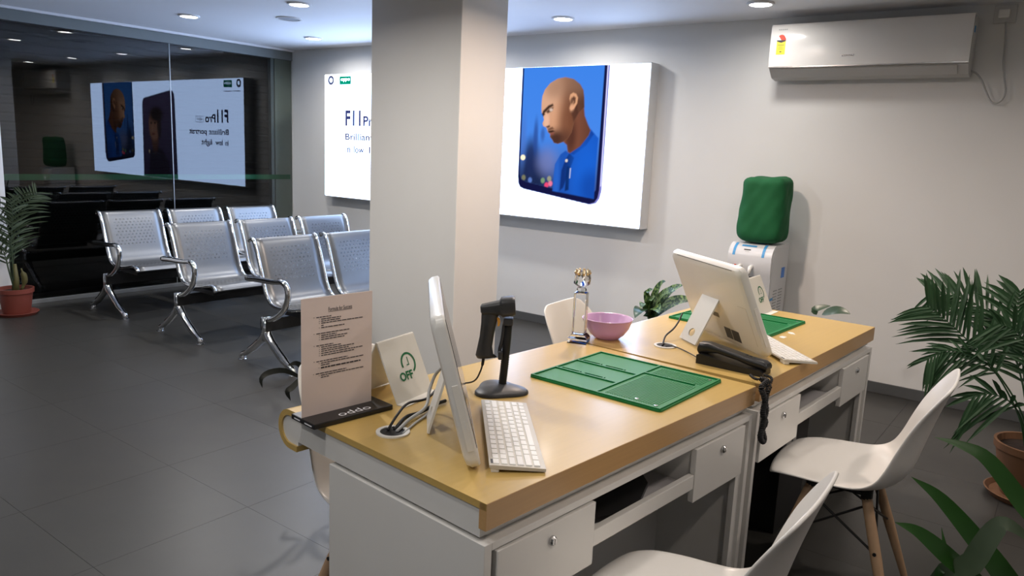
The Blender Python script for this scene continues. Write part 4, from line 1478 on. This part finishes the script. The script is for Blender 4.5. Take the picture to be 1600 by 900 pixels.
# ================================================================== SHELL CHAIRS
def make_chair():
    t = empty('shell_chair', (0, 0, 0))
    # centre line: (forward y, z), seat front first
    cl = [(0.235, 0.418), (0.225, 0.434), (0.17, 0.440), (0.08, 0.430), (-0.02, 0.424), (-0.10, 0.430), (-0.155, 0.455), (-0.187, 0.505), (-0.205, 0.57), (-0.225, 0.65), (-0.248, 0.73), (-0.268, 0.79), (-0.276, 0.815)]
    wd = [0.30, 0.37, 0.425, 0.455, 0.465, 0.465, 0.460, 0.450, 0.437, 0.422, 0.395, 0.345, 0.255]
    eg = [(0.222, 0.414), (0.206, 0.432), (0.150, 0.446), (0.070, 0.452), (-0.005, 0.456), (-0.060, 0.466), (-0.100, 0.492), (-0.126, 0.540), (-0.150, 0.605), (-0.182, 0.680), (-0.222, 0.748), (-0.256, 0.795), (-0.272, 0.814)]
    c_ = smooth_path([(0, a, b) for a, b in cl], 3)
    e_ = smooth_path([(0, a, b) for a, b in eg], 3)
    tt = np.linspace(0, len(wd) - 1, len(c_))
    W_ = np.interp(tt, range(len(wd)), wd)
    nj = 16
    P = []
    for i, (p, q) in enumerate(zip(c_, e_)):
        rw = []
        for j in range(nj + 1):
            s_ = -1 + 2 * j / nj
            k = abs(s_) ** 2.4
            m_ = p.lerp(q, k)
            rw.append((s_ * W_[i] / 2, m_.y, m_.z))
        P.append(rw)
    o = MB().grid(P).build('shell', 'shell', t, True)
    mod(o, 'SOLIDIFY', thickness=0.009, offset=0.0)
    mod(o, 'SUBSURF', levels=1, render_levels=1)
    for sx in (-1, 1):
        for sy in (-1, 1):
            tpv = Vector((sx * 0.105, sy * 0.085 + 0.01, 0.395))
            bt = Vector((sx * 0.215, sy * 0.205 + 0.005, 0.0))
            lg = MB().tube([tpv, tpv.lerp(bt, 0.45), bt], [0.0165, 0.0175, 0.0115], 12).build('leg', 'beech', t, 'auto')
            bk = MB()
            bk.tube([tpv + Vector((0, 0, 0.028)), tpv + Vector((0, 0, -0.005))], 0.018, 10)
            bk.build('leg_bracket', 'wire', lg)
            q = tpv.lerp(bt, 0.40)
            MB().tube([q + Vector((sx * 0.017, 0, 0)), q + Vector((sx * 0.021, 0, 0))], 0.006, 8).build('bolt', 'wire', lg)

    def lp(sx, sy, k):
        return Vector((sx * 0.105, sy * 0.085 + 0.01, 0.395)).lerp(Vector((sx * 0.215, sy * 0.205 + 0.005, 0.0)), k)
    for sy in (-1, 1):
        MB().tube([lp(-1, sy, 0.06), lp(1, sy, 0.42)], 0.0042, 7).build('cross_brace', 'wire', t)
        MB().tube([lp(1, sy, 0.06), lp(-1, sy, 0.42)], 0.0042, 7).build('cross_brace', 'wire', t)
    for sx in (-1, 1):
        MB().tube([lp(sx, -1, 0.06), lp(sx, 1, 0.42)], 0.0042, 7).build('cross_brace', 'wire', t)
        MB().tube([lp(sx, 1, 0.06), lp(sx, -1, 0.42)], 0.0042, 7).build('cross_brace', 'wire', t)
    MB().box(-0.12, 0.12, -0.085, 0.105, 0.402, 0.412, 0.003).build('seat_mount', 'wire', t)
    return t


ch = make_chair()
spots = [((2.66, 0.520), 4, 'white shell chair with wooden legs pulled up to the far desk'),
         ((1.497, 0.607), 2, 'white shell chair in the foreground, its seat under the near desk tray'),
         ((1.525, 1.520), 180, 'white shell chair on the visitors side, glimpsed under the near desk end'),
         ((2.76, 1.50), 184, 'white shell chair on the visitors side behind the crystal trophy')]
for i, ((x, y), a, lab) in enumerate(spots):
    o = ch if i == 0 else copy_tree(ch)
    o.location = (x, y, 0)
    o.rotation_euler = (0, 0, R_(a))
    tag(o, lab, 'chair', 'white shell chairs')

# ================================================================== WATER COOLER
wc = empty('water_cooler', (5.06, 1.715, 0), 0, 'white water cooler with blue tape strips standing in front of the right wall', 'water cooler')
# local: x towards the wall, front at -x
CH = 0.915
prof = [(-0.165, 0.0), (-0.165, 0.70), (-0.178, 0.72), (-0.180, 0.80)]
for k in range(1, 9):
    a = R_(180 - 90 * k / 8)
    prof.append((-0.085 + 0.095 * math.cos(a), 0.82 + (CH - 0.82) * math.sin(a)))
prof += [(0.165, CH), (0.165, 0.0)]
MB().prism(prof, -0.145, 0.145, 1).build('body', 'cooler', wc, 'auto')
# side bezels
for yy in (-0.149, 0.145):
    MB().prism([(-0.15, 0.01), (-0.15, 0.80)] + [(-0.08 + 0.075 * math.cos(R_(180 - 90 * k / 6)), 0.81 + 0.088 * math.sin(R_(180 - 90 * k / 6))) for k in range(7)] + [(0.155, 0.898), (0.155, 0.01)], yy, yy + 0.004, 1).build('side_panel', 'cooler', wc)
for yy, h0 in ((0.055, 0.80), (-0.02, 0.80)):
    tp_ = MB()
    tp_.tube([(-0.175, yy, h0 - 0.03), (-0.205, yy, h0 - 0.035), (-0.215, yy, h0 - 0.055), (-0.212, yy, h0 - 0.085)], [0.014, 0.014, 0.012, 0.008], 10)
    tp_.build('tap', 'plastic', wc, True)
    MB().box(-0.196, -0.178, yy - 0.012, yy + 0.012, h0 - 0.10, h0 - 0.094).build('tap_painted_shadow', 'grey', wc)  # dark bar stands in for the shadow below each tap


def on_front(y0_, y1_, a0, a1, nm, m, seg=5, lift=0.0012):
    """a strip stuck on the curved front, a0..a1 in degrees of the curve (180 front, 90 top)"""
    P_ = []
    for k in range(seg + 1):
        a = R_(a0 + (a1 - a0) * k / seg)
        P_.append([(-0.085 + (0.095 + lift) * math.cos(a), y, 0.82 + (CH - 0.82 + lift) * math.sin(a)) for y in (y0_, y1_)])
    MB().grid(P_).build(nm, m, wc)


on_front(0.098, 0.116, 170, 105, 'blue_tape', 'bluetape')
on_front(-0.096, -0.078, 170, 105, 'blue_tape', 'bluetape')
on_front(-0.030, 0.068, 128, 118, 'blue_tape', 'bluetape')
on_front(0.0, 0.045, 146, 141, 'maker_mark', 'grey')
on_front(0.008, 0.036, 152, 150, 'maker_mark', 'greycable')
MB().box(-0.1665, -0.165, 0.075, 0.115, 0.715, 0.735).build('hot_water_sticker', 'yellow', wc)
MB().box(-0.187, -0.178, 0.082, 0.094, 0.76, 0.775).build('indicator', 'red', wc)
MB().box(0.035, 0.100, -0.1505, -0.1485, 0.69, 0.76).build('side_sticker', 'blue', wc)
MB().box(-0.145, -0.09, -0.1505, -0.1485, 0.555, 0.572).build('blue_tape', 'bluetape', wc)
for k in range(10):
    for x0_ in (-0.09, 0.015):
        MB().box(x0_, x0_ + 0.07, -0.151, -0.148, 0.43 + k * 0.020, 0.437 + k * 0.020).build('vent_slot', 'alu', wc)

# bottle under a green cloth bag
gb = empty('covered_bottle', (5.03, 1.700, CH), R_(0), 'water bottle wrapped in a loose green cloth bag on top of the cooler', 'bottle')
P = []
rn = random.Random(7)
nr, na = 16, 40
for i in range(nr + 1):
    t_ = i / nr
    zz = 0.002 + t_ * 0.435
    base = 0.128 + 0.028 * math.sin(min(1, t_ * 6) * PI / 2) - 0.012 * t_
    if t_ < 0.06:
        base *= 0.80 + 0.2 * (t_ / 0.06)
    if t_ > 0.95:
        base *= 1 - 0.22 * ((t_ - 0.95) / 0.05)
    rw = []
    for k in range(na):
        a = 2 * PI * k / na
        ex_ = 4.0
        rr = base / ((abs(math.cos(a)) ** ex_ + abs(math.sin(a)) ** ex_) ** (1 / ex_))
        wr = 0.004 * math.sin(5 * a + 9 * t_) + 0.003 * math.sin(11 * a - 17 * t_) + rn.uniform(-.0015, .0015)
        top = (0.010 * math.sin(2 * a) ** 2 + 0.008 * math.cos(a + 0.8)) * max(0, (t_ - 0.70) / 0.30)
        rw.append(((rr + wr) * math.cos(a) * 0.84, (rr + wr) * math.sin(a) - 0.012 * t_, zz + top))
    P.append(rw)
mb = MB().grid(P, closed=True)
n0 = nr * na
mb.v.append((0, -0.01, 0.425))
for k in range(na):
    mb.f.append((n0 + k, n0 + (k + 1) % na, len(mb.v) - 1))
mb.f.append(tuple(range(na)))
o = mb.build('cloth_bag', 'greencloth', gb, True)
mod(o, 'SUBSURF', levels=1, render_levels=1)
MB().lathe([(0.03, 0.0), (0.03, 0.004), (0.025, 0.006)], 16).build('bottle_neck', 'bluetape', gb)

# ================================================================== PLANTS
def blade(base, tip, width, m, parent, nm='leaf', droop=0.0, seg=8, fold=0.25, up=Vector((0, 0, 1)), shape='lance', mids=None):
    """one leaf: a folded strip along a curve from base to tip"""
    base, tip = Vector(base), Vector(tip)
    if mids:
        cv = smooth_path([base] + [Vector(q) for q in mids] + [tip], max(2, seg // (len(mids) + 1)))
    else:
        mid = (base + tip) / 2 + Vector((0, 0, droop))
        cv = [(base * (1 - t) ** 2 + mid * 2 * t * (1 - t) + tip * t * t) for t in [k / seg for k in range(seg + 1)]]
    P_ = []
    n_ = len(cv) - 1
    for i, p in enumerate(cv):
        a = (cv[min(i + 1, n_)] - cv[max(i - 1, 0)]).normalized()
        sd = a.cross(up)
        if sd.length < 1e-3:
            sd = a.orthogonal()
        sd.normalize()
        nn2 = sd.cross(a)
        t = i / n_
        if shape == 'lance':
            wv = width * (math.sin(PI * min(1, t * 0.86 + 0.14)) ** 0.8) if t < 1 else 0.0006
        elif shape == 'oval':
            wv = width * max(0.03, math.sin(PI * (t ** 0.8)) ** 0.75)
        else:
            wv = width * (1 - t ** 3) * min(1, 0.4 + 3 * t)
        wv = max(wv, 0.0006)
        P_.append([tuple(p + sd * (wv / 2) + nn2 * (fold * wv / 2)), tuple(p), tuple(p - sd * (wv / 2) + nn2 * (fold * wv / 2))])
    return MB().grid(P_).build(nm, m, parent, True) if parent is not False else MB().grid(P_)


def frond(path, parent, m, nlf, llen, lw, toward, rn_, nm='frond', hang=0.25, start=0.3):
    """palm frond: rachis tube and leaflets to both sides (one part)"""
    cv = smooth_path(path, 8)
    n_ = len(cv) - 1
    mb_ = MB()
    mb_.tube(cv, [0.005 * (1 - 0.75 * i / n_) for i in range(n_ + 1)], 5)
    for k in range(nlf):
        t = start + (1 - start) * (k + 0.5) / nlf
        i = min(n_ - 1, int(t * n_))
        p = cv[i].lerp(cv[i + 1], t * n_ - i)
        a = (cv[i + 1] - cv[max(i - 1, 0)]).normalized()
        sd = a.cross(toward)
        if sd.length < 1e-3:
            continue
        sd.normalize()
        for s_ in (-1, 1):
            ll = llen * (0.55 + 0.45 * math.sin(PI * min(1, 0.25 + 0.75 * (t - start) / (1 - start)))) * rn_.uniform(0.85, 1.12)
            dr = (sd * s_ * rn_.uniform(0.62, 0.8) + a * rn_.uniform(0.55, 0.8) + toward * rn_.uniform(-0.35, 0.25)).normalized()
            tip = p + dr * ll + Vector((0, 0, -hang * ll * rn_.uniform(0.5, 1.2)))
            b_ = blade(p, tip, lw * rn_.uniform(0.8, 1.15), m, False, droop=0.10 * ll, seg=4, fold=0.3, up=toward)
            mb_.add(b_.v, b_.f)
    o_ = mb_.build(nm, m, parent)
    return o_


def rel(p, t):
    return Vector(p) - Vector(t.location)


def pot(t, prof, m, saucer=None, soil_z=None, soil_r=None):
    MB().lathe(prof, 36).build('pot', m, t, 'auto')
    if saucer:
        MB().lathe(saucer, 36).build('saucer', m, t, 'auto')
    if soil_z:
        MB().lathe([(soil_r, soil_z - 0.01), (soil_r, soil_z), (0.0, soil_z + 0.006)], 24).build('soil', 'soil', t, True)


# --- right palm
PXr, PYr = 4.02, 0.035
rp = empty('potted_palm', (PXr, PYr, 0), 0, 'large areca palm in a terracotta pot at the right edge', 'plant')
pot(rp, [(0.0, 0.014), (0.105, 0.014), (0.112, 0.03), (0.150, 0.225), (0.158, 0.227), (0.160, 0.258), (0.148, 0.258), (0.142, 0.225)], 'terra2',
    [(0.0, 0.0), (0.15, 0.0), (0.172, 0.028), (0.166, 0.03), (0.148, 0.012), (0.0, 0.012)], 0.228, 0.141)
tw_ = (Vector((0, 0, 1.45)) - Vector((PXr, PYr, 0.8)))
tw_.normalize()


def rp_path(pts_, xs):
    return [rel(V(on(px, py, 0, x)), rp) for (px, py), x in zip(pts_, xs)]


rn = random.Random(11)
b0 = Vector((0.0, 0.0, 0.22))
for (pp_, xs, nl, ll, lw, hg) in (
        (((1594, 640), (1556, 580), (1508, 528), (1480, 502), (1448, 478)), (4.0, 3.98, 3.95, 3.93, 3.92), 17, 0.27, 0.019, 0.06),
        (((1600, 610), (1572, 520), (1530, 478), (1490, 462), (1455, 458)), (4.02, 4.06, 4.1, 4.12, 4.13), 17, 0.20, 0.018, 0.15),
        (((1592, 650), (1555, 582), (1518, 556), (1480, 548), (1448, 562)), (3.97, 3.9, 3.86, 3.84, 3.83), 18, 0.16, 0.015, 0.75),
        (((1604, 620), (1596, 540), (1590, 490), (1594, 455)), (4.03, 4.05, 4.07, 4.08), 14, 0.22, 0.022, 0.1),
        (((1596, 655), (1578, 628), (1550, 616), (1520, 618)), (3.95, 3.88, 3.84, 3.82), 9, 0.20, 0.020, 0.9),
        (((1604, 640), (1590, 570), (1560, 530), (1530, 520)), (4.05, 4.12, 4.18, 4.2), 14, 0.19, 0.018, 0.3),
        (((1610, 630), (1630, 540), (1670, 500), (1720, 500)), (4.0, 4.0, 4.0, 4.0), 14, 0.24, 0.020, 0.3),
        (((1606, 640), (1612, 560), (1590, 520), (1560, 505)), (3.95, 3.9, 3.86, 3.84), 14, 0.19, 0.019, 0.5)):
    frond([b0 + Vector((rn.uniform(-.03, .03), rn.uniform(-.03, .03), 0))] + rp_path(pp_, xs), rp, 'palm', nl, ll, lw, tw_, rn, hang=hg, start=0.38)

# --- left palm by the glass
lp_ = empty('potted_palm', (2.375, 6.66, 0), 0, 'small dusty palm in a red plastic pot by the glass front', 'plant')
pot(lp_, [(0.0, 0.014), (0.092, 0.014), (0.098, 0.03), (0.118, 0.175), (0.128, 0.178), (0.130, 0.213), (0.119, 0.213), (0.114, 0.18)], 'terra',
    [(0.0, 0.0), (0.135, 0.0), (0.155, 0.024), (0.15, 0.026), (0.13, 0.012), (0.0, 0.012)], 0.185, 0.113)
tl_ = (Vector((0, 0, 1.45)) - Vector((2.375, 6.66, 0.6))).normalized()
rn = random.Random(5)
for k, (ppx, nl, ll) in enumerate((
        (((20, 420), (30, 360), (42, 320), (58, 300)), 16, 0.20), (((16, 420), (14, 370), (6, 340), (-14, 325)), 12, 0.20),
        (((20, 425), (22, 370), (30, 330), (36, 302)), 14, 0.18), (((14, 425), (4, 390), (-14, 370), (-34, 372)), 12, 0.17),
        (((16, 430), (8, 400), (-6, 395), (-20, 410)), 9, 0.14), (((19, 410), (18, 370), (20, 335), (16, 310)), 12, 0.16))):
    frond([Vector((rn.uniform(-.02, .02), rn.uniform(-.02, .02), 0.18))] + [rel(V(on(px, py, 1, 6.66 + rn.uniform(-.06, .05))), lp_) for px, py in ppx], lp_, 'palm2', nl, ll, 0.014, tl_, rn, hang=0.25, start=0.35)
MB().tube([(0.0, 0.0, 0.18), (0.01, 0.0, 0.28), (0.012, 0.01, 0.40)], [0.028, 0.022, 0.012], 9).build('trunk', 'stem', lp_, True)
MB().tube(smooth_path([(0.05, 0.01, 0.19), (0.075, 0.01, 0.27), (0.055, 0.01, 0.36)], 4), [0.012] * 3 + [0.022] * 4 + [0.006] * 2, 7).build('dry_husk', 'stem', lp_, True)

wb = MB().box(-0.40, 0.40, 0, 0.035, 0.0, 2.05, 0.004)
o = wb.build('standing_panel', 'fixture')
o.location = (2.04, 6.90, 0)
tag(o, 'tall white standing panel at the left edge behind the small palm', 'panel')

# --- spotted plant behind the far desk
dp = empty('spotted_plant', (4.80, 2.36, 0), 0, 'spotted green dumb cane plant behind the desk, left of the rear-facing computer', 'plant')
pot(dp, [(0.0, 0.0), (0.085, 0.0), (0.115, 0.19), (0.122, 0.192), (0.122, 0.215), (0.110, 0.215), (0.106, 0.19)], 'terra2', None, 0.19, 0.106)
MB().tube([(0, 0, 0.18), (0.01, -0.01, 0.28), (0.0, 0.0, 0.40)], [0.018, 0.015, 0.010], 8).build('stem', 'stem', dp, True)
sb_ = Vector((0.0, 0.0, 0.36))
for (tx_, ty_, x_, w_, m_) in ((1040, 440, 4.72, 0.075, 'spotted'), (1012, 458, 4.70, 0.09, 'spotted'), (1018, 470, 4.62, 0.10, 'spotted'), (1001, 482, 4.66, 0.085, 'spotted'),
                               (1068, 446, 4.75, 0.09, 'spotted'), (992, 497, 4.60, 0.12, 'rubber_leaf'), (1055, 455, 4.60, 0.10, 'spotted'), (1085, 470, 4.85, 0.10, 'spotted'), (1030, 490, 4.55, 0.10, 'spotted')):
    tip = rel(V(on(tx_, ty_, 0, x_)), dp)
    blade(sb_ + Vector((0, 0, rn.uniform(-0.06, 0.03))), tip, w_, m_, dp, 'leaf', droop=0.12, seg=10, fold=0.22, shape='oval', up=Vector((-0.7, 0, 0.7)))

# --- leafy plant between the far desk and the wall
sl = empty('rubber_plant', (4.62, 1.20, 0), 0, 'low plant with two glossy oval leaves showing over the far desk end', 'plant')
pot(sl, [(0.0, 0.0), (0.075, 0.0), (0.095, 0.16), (0.10, 0.162), (0.10, 0.18), (0.09, 0.18), (0.088, 0.16)], 'terra2', None, 0.155, 0.088)
MB().tube(smooth_path([(0, 0, 0.15), (0.01, 0.01, 0.32), (0.0, 0.02, 0.48)], 5), 0.006, 7).build('stem', 'stem', sl, True)
tb = rel(V(on(1284, 492, 0, 4.62)), sl)
blade(tb, rel(V(on(1329, 491, 0, 4.58)), sl), 0.055, 'rubber_leaf', sl, 'leaf', droop=0.05, seg=10, shape='oval', fold=0.15, up=Vector((-0.8, 0.1, 0.6)))
blade(rel(V(on(1276, 492, 0, 4.64)), sl), rel(V(on(1298, 478, 0, 4.66)), sl), 0.045, 'rubber_leaf', sl, 'leaf', droop=0.0, seg=10, shape='oval', fold=0.15, up=Vector((-0.8, 0.1, 0.6)),
      mids=[rel(V(on(1273, 484, 0, 4.64)), sl), rel(V(on(1284, 480, 0, 4.65)), sl)])
blade((0, 0.02, 0.44), (0.05, 0.16, 0.42), 0.06, 'rubber_leaf', sl, 'leaf', droop=0.05, seg=8, shape='oval')
blade((0, 0.02, 0.40), (0.12, 0.02, 0.40), 0.06, 'rubber_leaf', sl, 'leaf', droop=0.05, seg=8, shape='oval')

# --- dark drooping plant beyond the near desk, behind the document stand
dk = empty('drooping_plant', (2.42, 2.66, 0), 0, 'dark drooping plant mostly hidden behind the document stand', 'plant')
pot(dk, [(0.0, 0.0), (0.08, 0.0), (0.105, 0.18), (0.112, 0.182), (0.112, 0.205), (0.10, 0.205), (0.098, 0.18)], 'terra', None, 0.175, 0.098)
MB().tube(smooth_path([(0, 0, 0.17), (0.01, 0.0, 0.40), (0.0, 0.0, 0.56)], 5), 0.006, 7).build('stem', 'stem', dk, True)
for base, mids, tip, wv in (((470, 590), [(445, 579), (420, 582), (408, 592)], (410, 606), 0.024), ((470, 590), [(458, 604), (449, 612)], (454, 626), 0.026), ((480, 585), [(465, 568)], (449, 571), 0.022),
                            ((490, 585), [(500, 560), (520, 550)], (540, 560), 0.034), ((490, 590), [(510, 580), (530, 590)], (540, 610), 0.034), ((485, 590), [(482, 560)], (500, 530), 0.03)):
    f_ = lambda q: rel(V(on(q[0], q[1], 1, 2.60)), dk)
    blade(f_(base), f_(tip), wv, 'dark_leaf', dk, 'leaf', seg=12, mids=[f_(q) for q in mids], fold=0.1, up=Vector((-0.6, -0.8, 0.1)))

# --- strap-leaved plant in the right foreground
fg = empty('strap_leaf_plant', (1.78, -0.22, 0), 0, 'dark green strap-leaved plant in the bottom right foreground', 'plant')
pot(fg, [(0.0, 0.0), (0.10, 0.0), (0.13, 0.22), (0.138, 0.222), (0.138, 0.25), (0.126, 0.25), (0.122, 0.22)], 'terra2', None, 0.215, 0.122)


def fgp(px, py, dist):
    dd = ray(px, py)
    dd = dd / np.linalg.norm(dd)
    return rel(V(CAM + dd * dist), fg)


hub = Vector((0.0, 0.0, 0.24))
MB().tube([(0, 0, 0.2), (0.0, 0.01, 0.42), (-0.04, 0.04, 0.55)], [0.018, 0.016, 0.012], 8).build('stem', 'stem', fg, True)
for mids, tip, wv, m_ in (([(1590, 930, 1.86), (1530, 850, 1.80), (1470, 780, 1.76)], (1424, 745, 1.74), 0.044, 'strap'),
                          ([(1540, 930, 1.82), (1480, 870, 1.72), (1435, 832, 1.68)], (1398, 816, 1.66), 0.040, 'strap'),
                          ([(1480, 940, 1.80), (1520, 880, 1.72), (1555, 828, 1.70), (1580, 822, 1.70)], (1640, 870, 1.72), 0.044, 'palm2'),
                          ([(1680, 900, 1.95), (1600, 790, 1.92), (1545, 720, 1.90), (1505, 697, 1.89)], (1460, 683, 1.88), 0.040, 'strap'),
                          ([(1490, 930, 1.78), (1481, 880, 1.75)], (1471, 824, 1.74), 0.018, 'strap'),
                          ([(1660, 930, 1.9), (1640, 870, 1.86)], (1592, 830, 1.82), 0.04, 'strap')):
    tv = (V(CAM) - Vector(fg.location)).normalized()
    blade(hub + Vector((0, 0, 0.1)), fgp(*tip), wv, m_, fg, 'leaf', seg=20, mids=[fgp(*q) for q in mids], shape='strap', fold=0.2, up=Vector((-0.75, 0.05, 0.65)))
